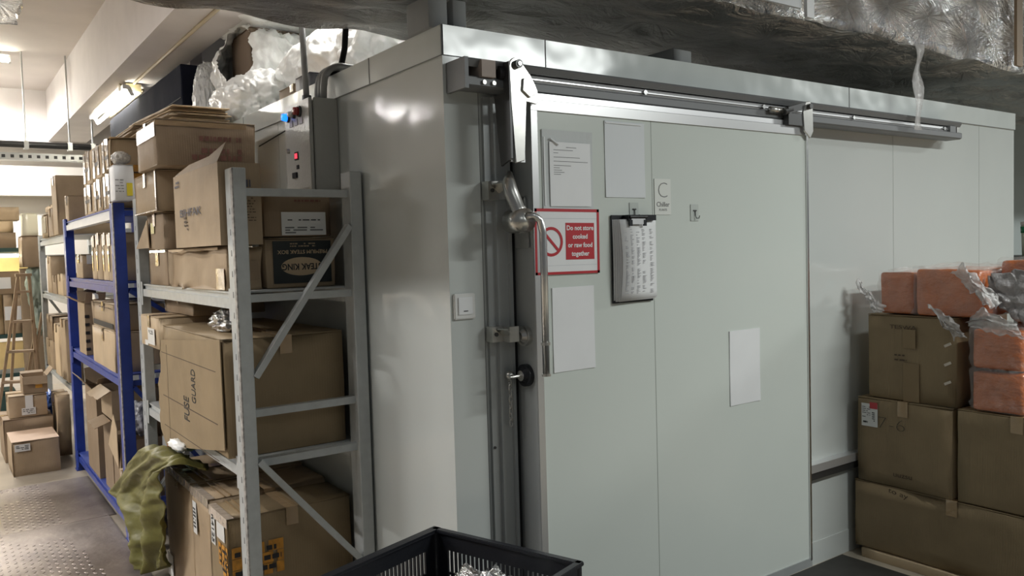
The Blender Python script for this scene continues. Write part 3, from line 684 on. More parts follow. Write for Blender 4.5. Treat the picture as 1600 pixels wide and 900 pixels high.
# ---- fluorescent lamps
def batten(label, a, b, power_m=TUBE, wash=True, name='fluorescent_lamp', drop=.05, along='y', conduit=False):
    a = Vector(a); b = Vector(b); c = (a+b)/2; t_ = thing(name, label, 'lamp', c)
    d = (b-a)/2
    bm = BM(); cyl(bm, -d, d, .016, 14); obj('lamp_tube', bm, power_m, t_, True)
    u = d.normalized(); s = Vector((-u.y, u.x, 0))
    bm = BM(); bar(bm, -d*1.03+Vector((0, 0, .045))+s*.05, d*1.03+Vector((0, 0, .045))+s*.05, .05, .035); obj('housing', bm, LABEL, t_)
    for q in (-1, 1):
        bm = BM(); bar(bm, d*1.0*q+u*q*.01+Vector((0, 0, .045))+s*.03, d*1.0*q+u*q*.01-Vector((0, 0, .02)), .02, .03); obj('lamp_holder', bm, LABEL, t_)
    return t_
batten('glowing fluorescent tube under the concrete beam above the racks', (.02, 4.95, 2.90), (.02, 6.6, 2.90))
batten('glowing ceiling tube cut by the edge of the view, nearer of two', (-1.9, 7.0, 3.50), (-.68, 7.0, 3.50))
batten('ceiling tube further back near the far wall', (-2.1, 8.4, 3.50), (-.82, 8.4, 3.50))
cp = thing('beam_conduit', 'thin yellowed conduit running along the underside of the concrete beam', 'conduit', (0, 0, 2.99))
bm = BM(); cyl(bm, (.045, 2.2, 0), (.045, 5.1, 0), .012, 10); cyl(bm, (.14, 5.15, -.02), (.14, 6.7, -.02), .014, 10); tube(bm, [(.045, 5.05, 0), (.09, 5.1, -.01), (.14, 5.2, -.02)], .016, 10); obj('pipe', bm, mat('conduit_cream', (.55, .47, .33), .5), cp, True)
bm = BM(); cyl(bm, (-.06, 5.05, -.03), (-.02, 5.05, -.03), .03, 12); bx(bm, -.02, .10, 5.0, 5.12, -.06, .0); obj('junction_box', bm, mat('box_khaki', (.40, .34, .2), .5), cp)

# ================================================================== RACKS
def rack(label, xf, xb, y0, y1, h, shelves, m, deck, wl=.05, yl=.085, ends=(), mtop=None, group='shelving racks along the aisle', slots=True, deckz=.008):
    """long-span rack: four perforated uprights, pairs of beams, decks and braced end frames"""
    o = Vector((xf, y0, 0)); r = thing('storage_rack', label, 'rack', o, 0, group)
    W = xb-xf; D = y1-y0
    for ax in (0, W-wl):
        for ay in (0, D-yl):
            bm = BM(); bx(bm, ax, ax+wl, ay, ay+yl, .004, h); bmesh.ops.bevel(bm, geom=bm.edges[:], offset=.003, segments=1, affect='EDGES')
            if slots:
                old = set(bm.faces); xx = ax-.0006 if ax == 0 else ax+wl
                for k in range(int(h/.075)-1):
                    for q in (.5,): prism(bm, [(-.005, 0), (.005, 0), (.003, .022), (-.003, .022)], (xx, ay+yl*q, .05+k*.075), (0, 1, 0), (0, 0, 1), (.0006, 0, 0))
                for f in bm.faces:
                    if f not in old: f.material_index = 1
            up = obj('upright', bm, [m, SLOTM], r)
            bm = BM(); bx(bm, ax-.006, ax+wl+.006, ay-.006, ay+yl+.006, 0, .006); obj('foot_plate', bm, m, up)
            if slots:
                if ax == 0 and ay == 0:
                    bm = BM(); bx(bm, ax-.0012, ax+.004, ay-.001, ay+.020, .01, h-.002); obj('chipped_edge', bm, RACKE, up)
    for i, z in enumerate(shelves):
        mm = mtop if (mtop and i == 0) else m
        for ax in (.008, W-.05):
            bm = BM(); prism(bm, [(0, -.055), (.042, -.055), (.042, 0), (.012, 0), (.012, -.018), (0, -.018)] if ax < .1 else [(0, -.055), (.042, -.055), (.042, -.018), (.03, -.018), (.03, 0), (0, 0)], (ax, yl, z), (1, 0, 0), (0, 0, 1), (0, D-2*yl, 0))
            obj('beam', bm, mm, r)
            bm = BM()
            for q in (yl-.004, D-yl): bx(bm, ax-.004 if ax < .1 else ax+.042, ax if ax < .1 else ax+.046, q-.03, q+.034, z-.10, z+.02)
            obj('beam_bracket', bm, m, r)
        bm = BM(); n = max(2, int(D/.45))
        for k in range(n): bx(bm, .012, W-.012, yl+(D-2*yl)*k/n+.002, yl+(D-2*yl)*(k+1)/n-.002, z+.0005, z+deckz)
        obj('shelf_deck', bm, deck, r)
    for ye, bars, diags in ends:
        for z in bars:
            bm = BM(); bx(bm, wl, W-wl, ye+.02, ye+.05, z-.014, z+.014); obj('cross_bar', bm, m, r)
        for (za, zb) in diags:
            bm = BM(); bar(bm, (W-wl-.005, ye+.012, za), (wl+.005, ye+.012, zb), .022, .034, up=(0, 1, 0)); obj('diagonal_brace', bm, m, r)
    return r
rack('grey boltless rack standing against the cold room side wall, nearest of the racks', -.51, -.012, .62, 2.36, 1.865, (1.412, .79), RACKG, RACKG,
     ends=((0, (1.78, 1.395, .975, .79), ((1.655, 1.11), (.34, .80))), (1.655, (1.78, .975), ((1.11, 1.60), (.80, .34)))))
rack('blue painted boltless rack in the middle of the row', -.585, -.06, 2.50, 4.52, 1.855, (1.825, 1.42, .905, .13), BLUE, BLUEL, wl=.06, yl=.09, mtop=BEAMLIT,
     ends=((0, (1.80, 1.38, .87, .2), ((1.1, 1.38), (.3, .85))), (1.93, (1.38, .87), ())))
rack('light grey rack at the far end of the row beyond the blue one', -.53, -.05, 4.86, 6.86, 1.80, (1.755, 1.26, .56), RACKG, RACKG, ends=((1.9, (1.6, 1.0), ((.6, 1.2),)),))

# ================================================================== BOXES on the near grey rack
g1 = 'boxes on the near grey rack'
B = carton('crumpled brown box lying squashed under the tall lettered box', -.50, -.355, .775, 1.65, 1.421, 1.588, CB, amp=.016, top=False, group=g1, step=.03)
B.patch('shiny_tape', 'L', .86, .98, .02, .5, CLEAR); B.patch('shiny_tape', 'L', .0, .9, .93, .99, CBL)
bm = BM(); prism(bm, [(0, 0), (.07, .01), (.065, .075), (.01, .085), (-.01, .04)], (-.02, -.442, .03), (1, 0, 0), (0, 0, 1), (0, -.004, 0)); obj('torn_flap', bm, CBD, B.root)
B = open_carton('tall open box with dark handwriting and its lid flaps raised', -.53, -.375, .72, 1.38, 1.592, 1.893, CB, flaps=(None, None, None, None), fl=.09, group=g1)
bm = BM(); prism(bm, [(0, 0), (.64, 0), (.65, .075), (.48, .04), (.2, .035), (.05, .012)], (-.0775, .32, .3), (0, -1, 0), (.45, 0, 1), (.003, 0, 0)); obj('bent_flap', bm, CBD, B.root)
B.text('handwriting', 'L', .40, .46, .045, 'BIHFAK', FAINTBLUE, sx=2.2, bold=.0); 
B.marks('print_mark', 'L', .05, .16, .82, .93, 2, FAINTBLUE, seed=3, cols=2)
B.marks('print_mark', 'L', .25, .33, .22, .42, 4, FAINT, seed=8, cols=1)
B.marks('printed_lines', 'F', .3, .85, .28, .62, 10, FAINT, seed=5, fill=.3)
B.marks('print_mark', 'F', .35, .75, .70, .80, 1, FAINTBLUE, seed=6, fill=.9, cols=3)
B = carton('narrow box standing on the upper shelf behind the crumpled box', -.50, -.20, 1.70, 2.08, 1.421, 1.590, CBD, group=g1)
B.patch('shiny_tape', 'L', .42, .58, .55, 1.0, CLEAR); B.patch('shiny_tape', 'L', .1, .95, .93, .99, CLEAR)
B = carton('box with a yellow sticker and a folded-out flap on the narrow box', -.50, -.20, 1.74, 2.10, 1.592, 1.766, CBD, group=g1)
B.patch('sticker', 'L', .30, .50, .45, .75, mat('sticker_pale', (.75, .68, .35), .5))
bm = BM(); prism(bm, [(0, 0), (.28, .0), (.02, .14)], (-.155, .10, .01), (-.02, 1, 0), (0, 0, 1), (-.004, 0, 0)); obj('flap', bm, CB, B.root)
B = carton('plain box in the stack directly below the wide maroon printed box', -.53, -.15, 1.70, 2.19, 1.770, 1.958, CB, group=g1)
B.patch('shiny_tape', 'L', .0, .95, .0, .03, CLEAR); B.patch('shiny_tape', 'L', .95, 1.0, .0, 1.0, CLEAR)
B = carton('wide box with faded maroon printing on top of the near rack stack', -.56, -.115, 1.535, 1.93, 1.962, 2.166, CBD, group=g1, amp=.005)
B.patch('shiny_tape', 'L', .05, 1.0, .62, .92, CLEAR); B.patch('shiny_tape', 'F', .0, .9, .86, .97, TAPE)
B.marks('maroon_print', 'F', .34, .84, .12, .42, 2, MAROON, seed=11, fill=.78, cols=7)
B.marks('maroon_print', 'F', .42, .84, .55, .68, 1, MAROON, seed=12, fill=.8, cols=8)
B = carton('long brown box with a white parcel label jutting over the lower shelf', -.55, -.17, 1.705, 2.09, 1.126, 1.275, CBL, group=g1)
B.patch('address_label', 'L', .42, .80, .10, .62, LABEL); B.marks('barcode', 'L', .48, .72, .42, .56, 3, INK, seed=2, cols=5)
B.patch('address_label', 'L', .25, .42, .03, .2, LABEL)
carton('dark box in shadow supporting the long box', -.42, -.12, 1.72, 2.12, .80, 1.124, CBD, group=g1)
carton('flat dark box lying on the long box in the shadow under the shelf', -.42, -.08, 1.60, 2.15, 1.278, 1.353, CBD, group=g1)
# big open box with the handwritten flap
B = carton('big brown box with handwriting reading FUSE GUARD and a torn edge', -.535, -.065, .735, 1.69, .80, 1.243, CBO, group=g1, amp=.004, seam='y')
r = B.root
bm = BM(); n = 14
poly = [(.0, -.11), (.45, -.05), (.955, .035), (.95, .445), (.0, .375)] + [(-.01-.03*abs(math.sin(k*1.9))-(.08 if k > 4 else 0)*.8, .34-k*.030) for k in range(14)]
prism(bm, [(p[0]*1.0, p[1]) for p in poly], (-.2415, .478, 0), (0, -1, 0), (0, 0, 1), (-.004, 0, 0))
fl = obj('loose_side_flap', bm, CBO, r)
bm = BM(); bx(bm, -.2462, -.2452, -.40, .478, .118, .122); bx(bm, -.2462, -.2452, -.40, .478, .318, .321); bx(bm, -.2462, -.2452, .375, .378, -.08, .36); bx(bm, -.2462, -.2452, -.40, .478, -.02, -.017); obj('fold_crease', bm, FAINT, fl)
text('handwriting', 'FUSE', Vector((-.2468, .05, .115)), (0, -1, 0), (0, 0, 1), .12, INK, fl, rot=PI/2, sx=.42)
text('handwriting', 'GUARD', Vector((-.2468, -.075, .225)), (0, -1, 0), (0, 0, 1), .09, INK, fl, rot=PI/2, sx=.46)
bm = BM()
for k in range(12): bx(bm, -.236, -.20, .478, .505+.012*math.sin(k*2.1), .10+k*.018, .112+k*.018)
obj('torn_edge', bm, CB, r)
s_ = thing('foil_bag', 'small crumpled silver bag on the big lettered box', 'bag', (-.41, 1.12, 1.245), 0)
obj('bag', blob((0, 0, .035), (.05, .13, .045), .4, 3, 4, 4, flat=0.002, crease=.5), SILVER, s_, True)
# printed box
B = carton('dark printed steak box standing upside down behind the upright', -.345, -.06, .79, 1.12, 1.421, 1.617, CB, group=g1, seam='x', top=True)
B.patch('dark_print', 'F', .10, .93, .09, .93, mat('print_dark_green', (.018, .024, .024), .45))
bm = BM(); o, u, v, n_, W_, H_ = B.fr('F'); prism(bm, [(W_*.50+.083*math.cos(a), H_*.42+.036*math.sin(a)) for a in [i*2*PI/36 for i in range(36)]], o+n_*.0042, u, v, n_*.0008); obj('oval_badge', bm, CBL, B.root)
B.text('printed_word', 'F', .50, .42, .034, 'STEAK KING', INK, rot=PI, off=.0052, bold=.0008, sx=.85)
B.text('printed_word', 'F', .52, .715, .021, 'PREMIUM STEAK BOX', CBL, rot=PI, off=.0046, bold=.0003)
B.marks('small_print', 'F', .34, .70, .80, .90, 2, CB, off=.0042, seed=3, cols=10)
B.patch('label_strip', 'L', .35, .80, .42, .95, LABEL)
B = carton('brown box with a large white printed label above the steak box', -.345, -.075, .79, 1.10, 1.621, 1.785, CBD, group=g1)
B.patch('paper_label', 'F', .25, .92, .03, .58, LABEL); B.marks('printed_lines', 'F', .30, .88, .06, .24, 3, GREYINK, seed=5, off=.0044, cols=3)
B.marks('handwriting', 'F', .34, .84, .34, .44, 1, INK, seed=9, off=.0044, fill=.25, cols=5); B.marks('red_print', 'F', .45, .85, .80, .90, 1, MAROON, seed=4)
# floor boxes
g2 = 'big cartons on the floor under the near grey rack'
for i, (ya, yb, zt, lab) in enumerate(((1.335, 1.83, .578, 'large floor carton at the back of the three under the near rack'), (1.055, 1.328, .572, 'large floor carton in the middle of the three under the near rack'), (.80, 1.046, .556, 'large floor carton with orange warning print at the near end under the rack'))):
    B = carton(lab, -.53, -.03, ya, yb, 0, zt, CB if i < 2 else CBO, group=g2, amp=.006, seam='y' if i else 'x', name='large_carton')
    bm = BM(); d_ = (yb-ya)/2; bx(bm, -.254, -.225, -d_, d_, zt+.001, zt+.0025); bx(bm, -.2545, -.2525, -d_, d_, zt-.035, zt+.002)
    obj('shiny_tape', bm, CLEAR, B.root)
    bm = BM()
    for q in (-.19, -.165): bx(bm, q, q+.008, -d_, d_, zt+.0015, zt+.003)
    obj('strapping', bm, TAPE, B.root)
    if i == 0: B.patch('address_label', 'L', .02, .22, .06, .25, LABEL)
    if i == 1: B.patch('address_label', 'L', .10, .30, .66, .90, LABEL); B.marks('barcode', 'L', .13, .27, .7, .86, 6, INK, seed=7, cols=2, off=.0042)
    if i == 2:
        B.patch('address_label', 'L', .10, .32, .74, .97, LABEL); B.patch('address_label', 'L', .42, .84, .82, .99, LABEL)
        B.text('carton_code', 'L', .21, .855, .045, 'R4125', INK, rot=-PI/2, off=.0046)
        o, u, v, n_, W_, H_ = B.fr('F')
        B.marks('orange_print', 'F', .02, .42, .56, .80, 3, ORANGEP, seed=21, fill=.95, cols=3, off=.0034)
        B.marks('black_print', 'F', .04, .40, .58, .78, 3, INK, seed=22, fill=.5, cols=7, off=.0044)
        B.marks('orange_print', 'L', .50, .98, .58, .80, 4, ORANGEP, seed=23, fill=.9, cols=3, off=.0034)
        B.marks('black_print', 'L', .55, .96, .60, .78, 4, INK, seed=24, fill=.4, cols=6, off=.0044)
# olive sack draped between the racks
bm = BM()
rows = [((1.903, .633), (1.571, .685), (1.36, .69), (1.24, .69)), ((2.364, .437), (1.956, .521), (1.594, .596), (1.377, .641)), ((2.795, .232), (2.233, .354), (1.798, .462), (1.42, .548)),
        ((2.275, .253), (1.973, .327), (1.704, .393), (1.439, .459)), ((2.079, .138), (1.858, .2), (1.669, .253), (1.47, .308)), ((1.978, .054), (1.834, .061), (1.688, .106), (1.574, .162))]
nr, nc = 70, 50; V = {}
def samp(t, s):
    a = t*(len(rows)-1); i = min(int(a), len(rows)-2); f_ = a-i; b_ = s*3; j = min(int(b_), 2); g_ = b_-j
    P = lambda i, j: Vector((0, *rows[i][j]))
    return (P(i, j)*(1-g_)+P(i, j+1)*g_)*(1-f_) + (P(i+1, j)*(1-g_)+P(i+1, j+1)*g_)*f_
for i in range(nr+1):
    for j in range(nc+1):
        p = samp(i/nr, j/nc); t_, s__ = i/nr, j/nc
        fold = .030*math.sin(s__*11+t_*3) + .018*math.sin(s__*23+t_*7+1) + .030*fbm(Vector((s__*5, t_*6, 2)), 4) + .012*(1-abs(noise.noise(Vector((s__*9+t_*3, t_*7, 5)))))
        p.x = -.632 + fold*(.35+t_*.9) - .015*math.sin(t_*PI); V[i, j] = bm.verts.new(p - Vector((-.6, 1.8, 0)))
for i in range(nr):
    for j in range(nc): bm.faces.new((V[i, j], V[i+1, j], V[i+1, j+1], V[i, j+1]))
# fold that lies back over the cartons
W_ = {}
for j in range(nc+1):
    for k in range(1, 7):
        q = V[0, j].co.copy(); q.x += k*.026; q.z += .02*math.sin(k*.8)*(1+math.sin(j*.6)*.5)-.004*k; W_[k, j] = bm.verts.new(q)
for j in range(nc):
    for k in range(6):
        A_ = V[0, j] if k == 0 else W_[k, j]; B_ = V[0, j+1] if k == 0 else W_[k, j+1]
        bm.faces.new((A_, B_, W_[k+1, j+1], W_[k+1, j]))
ext = bmesh.ops.extrude_face_region(bm, geom=bm.faces[:]); bmesh.ops.translate(bm, verts=[v for v in ext['geom'] if isinstance(v, bmesh.types.BMVert)], vec=(.004, 0, 0))
s_ = thing('olive_sack', 'olive green woven sack hanging in folds between the grey and blue racks', 'sack', (-.6, 1.8, 0))
obj('sack_cloth', bm, OLIVE, s_, True)
s_ = thing('net_bag', 'dark green bag with orange cord stuffed above the olive sack', 'bag', (-.38, 1.98, .585))
obj('bag', blob((0, 0, .05), (.085, .12, .052), .2, 3, 9, 4, flat=.002, crease=.1), GREENB, s_, True)
bm = BM(); tube(bm, [(-.10, -.06, .03), (-.105, -.02, .07), (-.08, .04, .10), (-.03, .08, .11), (.02, .07, .10)], .008, 8); obj('cord', bm, mat('cord_orange', (.5, .2, .05), .6), s_, True)
s_ = thing('plastic_scrap', 'small white plastic scrap on the olive sack', 'scrap', (-.56, 1.40, .72))
obj('plastic', blob((0, 0, .02), (.03, .10, .02), .4, 4, 3, 3), BAGW, s_, True)

# ================================================================== BOXES on the blue rack
g3 = 'boxes on the blue rack'
zt = 1.834
def wrapped(lab, x0, x1, y0, y1, z0, z1, m=CBL, side=True):
    B = carton(lab, x0, x1, y0, y1, z0, z1, m, group='plastic wrapped boxes on top of the blue rack', amp=.006)
    B.patch('shiny_tape', 'L', .08, .3, .05, .95, CLEAR); B.patch('shiny_tape', 'L', .6, .78, .1, .98, CLEAR); B.marks('print_mark', 'L', .2, .8, .38, .52, 1, GREYINK, seed=int(y0*9), fill=.8, cols=4)
    return B
B = wrapped('lower wrapped box beside the white box on the blue rack', -.57, -.15, 2.58, 2.84, zt, 2.026)
B.patch('yellow_tape', 'F', .0, 1.0, .80, .98, ORANGEP)
B = wrapped('upper wrapped box with orange tape nearest the cold room corner of the stack', -.57, -.12, 2.56, 2.83, 2.030, 2.215)
B.patch('yellow_tape', 'F', .0, 1.0, .0, .20, ORANGEP)
wrapped('lower wrapped box in the middle column of the blue rack top', -.57, -.15, 2.87, 3.17, zt, 2.022)
wrapped('upper wrapped box in the middle column of the blue rack top', -.57, -.15, 2.86, 3.16, 2.026, 2.215)
wrapped('lower wrapped box in the far column of the blue rack top', -.57, -.15, 3.21, 3.55, zt, 2.018)
wrapped('upper wrapped box in the far column of the blue rack top', -.57, -.15, 3.20, 3.53, 2.022, 2.22)
B = carton('white box with a yellow sticker at the near end of the blue rack top', -.585, -.485, 2.41, 2.555, zt+.03, 2.052, WHITE, group=g3, tape=None)
B.patch('yellow_sticker', 'F', .60, .88, .12, .48, YEL); B.marks('printed_lines', 'F', .05, .45, .2, .6, 5, GREYINK, seed=3, fill=.25, cols=2)
s_ = thing('wrapped_roll', 'plastic wrapped roll lying on the white box', 'roll', (-.535, 2.48, 2.055))
obj('roll', blob((0, 0, .036), (.048, .07, .036), .1, 3, 2, 4, flat=.001, crease=.2), mat('wrap_grey', (.55, .53, .50), .15, spec=.9, bump=.9, bscale=30, dist=.03), s_, True)
carton('small brown box at the far end of the blue rack top', -.57, -.40, 4.29, 4.50, zt, 2.02, CB, group=g3)
B = carton('low box with white paper at the far end of the second blue shelf', -.57, -.42, 3.80, 4.07, 1.43, 1.590, CB, group=g3)
B.patch('paper', 'F', .2, .9, .6, .98, LABEL)
for i in range(4):
    y = 2.655+i*.195
    B = carton(('slim upright box nearest the camera of four', 'slim upright box second of four', 'slim upright box third of four', 'slim upright box farthest of four')[i]+' on the second blue shelf', -.565+.004*(i % 2), -.25, y, y+.186, 1.43, 1.700+.006*(i % 3), CBL if i % 2 else CB, group='slim upright boxes on the blue rack', seam='x')
    B.patch('shiny_tape', 'L', .12, .30, .2, .98, CLEAR)
B = open_carton('tall narrow box with its flaps open on the third blue shelf', -.57, -.44, 3.79, 4.10, .915, 1.262, CB, flaps=(60, None, 35, 30), fl=.10, group=g3, torn=True)
bm = BM()
for k in range(5): bx(bm, -.066, -.040, -.158, -.155, .03+k*.055, .05+k*.055)
obj('striped_print', bm, INK, B.root)['kind'] = 'stuff'
B = carton('box with a black printed band stacked on a plain one on the third blue shelf', -.57, -.30, 2.70, 3.45, 1.146, 1.300, CB, group=g3, amp=.006)
B.patch('black_band', 'L', .05, .95, .06, .26, INK); B.marks('printed_lines', 'L', .3, .9, .78, .86, 1, FAINT, seed=1)
bm = BM(); prism(bm, [(0, 0), (.12, .01), (.10, .035), (.02, .04)], (-.135, .37, .155), (0, -1, 0), (0, 0, 1), (.02, 0, 0)); obj('torn_paper', bm, LABEL, B.root)
carton('plain tan box underneath the black banded one on the third blue shelf', -.58, -.30, 2.67, 3.44, .914, 1.142, CBL, group=g3, amp=.004)
open_carton('ripped open box at the far side of the bottom blue shelf', -.57, -.38, 3.50, 3.95, .139, .70, CBD, flaps=(40, None, 35, 20), fl=.13, group=g3, torn=True)
open_carton('tall torn box in the middle of the bottom blue shelf', -.56, -.36, 3.05, 3.34, .139, .58, CBD, flaps=(110, None, None, None), fl=.10, group=g3, torn=True)
B = open_carton('open box with a pale flap leaning out of the bottom blue shelf', -.56, -.33, 2.80, 3.02, .139, .50, CBD, flaps=(None, 20, None, 60), fl=.13, group=g3)
bm = BM(); prism(bm, [(0, 0), (.24, -.10), (.40, .16), (.36, .24), (.30, .20)], (-.125, .18, .30), (0, -1, 0), (-.10, 0, 1), (-.004, 0, 0)); obj('leaning_flap', bm, CBL, B.root)
carton('small pale box at the near end of the bottom blue shelf', -.575, -.45, 2.60, 2.76, .139, .36, CBL, group=g3)
s_ = thing('plastic_bundle', 'bundle of clear plastic wrapped bits inside the bottom blue shelf', 'bundle', (-.42, 2.90, .502))
obj('bundle', blob((0, 0, .10), (.08, .10, .10), .3, 3, 14, 4, flat=.001), mat('bundle_grey', (.4, .4, .42), .2, spec=.8, bump=.8, bscale=12, dist=.03), s_, True)
B = open_carton('crushed box with open lid under the third blue shelf', -.55, -.25, 3.06, 3.44, .582, .76, CB, flaps=(120, None, None, None), fl=.10, group=g3, torn=True)

# ================================================================== far grey rack
g4 = 'boxes on the far grey rack'
carton('large brown box standing tall on top of the far grey rack', -.55, -.12, 5.10, 5.42, 1.764, 2.235, CB, group=g4)
B = carton('brown box wrapped in bright plastic at the end of the far rack top', -.54, -.2, 5.9, 6.35, 1.764, 1.97, CB, group=g4, amp=.008); B.patch('shiny_tape', 'L', .1, .8, .2, .9, CLEAR)
carton('brown box behind the tall one on the far grey rack top', -.54, -.2, 5.50, 5.85, 1.764, 2.0, CBD, group=g4, amp=.006)
carton('thin carton lying crosswise above the wrapped box on the far rack', -.50, -.15, 5.6, 6.4, 2.003, 2.05, CBL, group=g4)
for i, a in enumerate(((-.53, -.38, 5.93, 6.23, 1.270, 1.60, 'plain tall box on the second shelf of the far rack'), (-.53, -.40, 5.58, 5.88, 1.270, 1.43, 'low box in the middle of the second shelf of the far rack'), (-.53, -.38, 5.16, 5.52, 1.270, 1.447, 'box at the near end of the second shelf of the far rack'),
                       (-.53, -.36, 6.10, 6.62, .570, .83, 'dark box at the back of the bottom shelf of the far rack'), (-.53, -.36, 6.05, 6.5, .833, 1.06, 'box stacked at the back of the bottom shelf of the far rack'), (-.54, -.42, 5.52, 5.86, .570, 1.01, 'tall box in the middle of the bottom shelf of the far rack'), (-.54, -.42, 5.10, 5.45, .570, 1.08, 'upright carton at the near end of the bottom shelf of the far rack'))):
    carton(a[6], *a[:6], (CB, CBD, CBL)[i % 3], group=g4, amp=.005)
# floor boxes by the far rack
g5 = 'boxes standing on the floor by the far rack'
B = carton('low carton with a pale lid on the aisle floor, nearest of its pile', -.985, -.68, 4.55, 5.00, 0, .25, CB, group=g5, name='cardboard_box', seam='x', tape=None)
bm = BM(); bx(bm, -.1525, .1525, -.225, .225, .2505, .2525); obj('pale_lid', bm, mat('board_pink', (.62, .45, .33), .6), B.root)
B.patch('address_label', 'F', .06, .38, .72, .93, LABEL); B.marks('printed_lines', 'F', .09, .35, .76, .9, 3, GREYINK, seed=2, off=.0042, cols=3)
carton('dark carton behind the pale lidded carton on the aisle floor', -1.0, -.66, 5.08, 5.55, 0, .333, CBD, group=g5)
B = carton('brown carton with white delivery papers stacked on the dark carton', -.955, -.69, 5.10, 5.42, .336, .508, CB, group=g5)
B.patch('address_label', 'F', .32, .68, .1, .42, LABEL); B.patch('address_label', 'F', .42, .62, .42, .98, LABEL); B.marks('printed_lines', 'F', .35, .64, .15, .38, 3, GREYINK, seed=6, off=.0042, cols=3)
B = open_carton('open box with an orange sticker on top of the floor pile', -.85, -.68, 5.14, 5.38, .512, .645, CBD, flaps=(None, 40, 150, 80), fl=.07, group=g5)
B.patch('orange_sticker', 'F', .5, .78, .3, .85, mat('sticker_orange', (.75, .38, .06), .5))
B = carton('tall battered carton standing between the floor pile and the blue rack', -.645, -.55, 4.95, 5.3, .02, .50, CB, group=g5, amp=.008)
s_ = thing('blue_bag', 'bright blue plastic bag tied up behind the battered carton', 'bag', (-.63, 5.55, 0))
obj('bag', blob((0, 0, .36), (.055, .12, .10), .3, 3, 6, 4), BLUEB, s_, True)
obj('bag_lower', blob((0, 0, .15), (.06, .13, .16), .2, 3, 7, 4, flat=.0), BLUEB, s_, True)
# leaning wooden step ladder
ld = thing('wooden_ladder', 'wooden step ladder standing folded open at the end of the aisle', 'ladder', (-.75, 6.2, 0))
for a, b in (((-.25, .10, 0), (.01, .30, 1.42)), ((.10, -.05, 0), (.10, .30, 1.42)), ((-.10, .75, 0), (.01, .36, 1.42)), ((.20, .75, 0), (.10, .36, 1.42))):
    bm = BM(); bar(bm, a, b, .022, .055, up=(0, 1, 0)); obj('ladder_rail', bm, WOOD, ld)
for k in range(5):
    f_ = .14+k*.19; A_ = Vector((-.25, .10, 0)).lerp(Vector((.01, .30, 1.42)), f_); B_ = Vector((.10, -.05, 0)).lerp(Vector((.10, .30, 1.42)), f_)
    bm = BM(); bar(bm, A_, B_, .09, .02); obj('ladder_step', bm, WOOD, ld)
bm = BM(); bx(bm, -.01, .12, .27, .39, 1.42, 1.445); obj('ladder_cap', bm, WOOD, ld)
for i, (x, h_) in enumerate(((-.50, 1.05), (-.56, .9))):
    lb_ = thing('timber_plank', ('long timber plank leaning beside the step ladder', 'shorter timber plank leaning beside the step ladder')[i], 'plank', (x-.08, 6.92, 0), 0)
    bm = BM(); bar(bm, (-.12, 0, 0), (.06, .04, h_), .02, .07, up=(0, 1, 0)); obj('plank', bm, WOOD, lb_)
s_ = thing('grey_green_sack', 'tall crumpled grey green sack piled beside the far grey rack', 'sack', (-.55, 7.12, .9))
obj('sack', blob((0, 0, .42), (.085, .12, .24), .3, 2.5, 8, 4), SACKG, s_, True)
obj('sack_neck', blob((.02, 0, .12), (.05, .07, .2), .3, 2.5, 9, 4), SACKG, s_, True)

# far cross rack with boxes, strip light, boards
fr = thing('far_rack', 'dark rack with long cross shelves facing the camera at the end of the aisle', 'rack', (-1.3, 7.45, 0))
for z in (1.70, .82, .42):
    bm = BM(); bx(bm, -1.2, .80, 0, .6, z-.04, z); obj('shelf', bm, GREENP, fr)
for x in (-1.2, -.2, .76):
    for y in (0, .55):
        bm = BM(); bx(bm, x, x+.04, y, y+.05, 0, 1.74); obj('upright', bm, GREENP, fr)
bm = BM(); bx(bm, -1.16, .76, .40, .42, .86, 1.60); obj('lit_backing', bm, LITBOARD, fr)  # stands for the wall lit by the strip light, glow painted in
bm = BM(); bx(bm, -1.16, .76, .05, .07, .46, .74); obj('front_board', bm, LITBOARD, fr)
sl = thing('strip_light', 'bright strip light glowing under the top shelf of the far rack', 'lamp', (-1.3, 7.50, 1.64))
bm = BM(); bx(bm, -.98, .74, -.025, .025, 0, .018); obj('housing', bm, LABEL, sl)
bm = BM(); bx(bm, -1.0, .76, -.022, .022, -.022, -.001); obj('light_tube', bm, TUBEY, sl)
g6 = 'boxes on the dark cross rack at the far end'
for i, a in enumerate(((-1.02, -.66, 7.50, 7.8, 1.701, 1.86, 'reddish package lying lowest on the top shelf of the cross rack', CBD), (-1.0, -.68, 7.50, 7.8, 1.863, 1.98, 'flat tan box on the reddish package on the cross rack', CBL), (-.98, -.62, 7.52, 7.8, 1.983, 2.12, 'topmost brown box of the cross rack', CB),
                       (-1.0, -.645, 7.46, 7.8, 1.228, 1.46, 'wide brown box with a white label at the top of the cross rack middle shelf', CBD),
                       (-1.0, -.815, 7.46, 7.8, .822, 1.225, 'tall tan box cut by the edge of the view on the middle shelf', CBL), (-.812, -.725, 7.46, 7.8, .822, 1.225, 'narrow upright box with a white label beside the tall tan box', CB), (-.720, -.63, 7.46, 7.8, .822, 1.225, 'narrow upright box with a white label at the end of the middle shelf', CB))):
    B = carton(a[6], *a[:6], a[7], group=g6, amp=.005, tape=None)
    if i in (5, 6): B.patch('white_label', 'F', .1, .85, .35, .7, WHITE)
    if i == 3: B.patch('white_label', 'F', .4, .75, .25, .75, WHITE)
B = carton('package in shiny plastic catching bright light on the cross rack edge', -.64, -.50, 7.0, 7.3, 1.81, 2.03, mat('wrapped_pale', (.85, .80, .62), .2, spec=.8, bump=.5, bscale=12), group=g6, amp=.01, tape=None)
carton('brown package carrying the shiny plastic one beside the far grey rack', -.66, -.46, 6.98, 7.35, 1.5, 1.806, CBD, group=g6, amp=.008, tape=None)
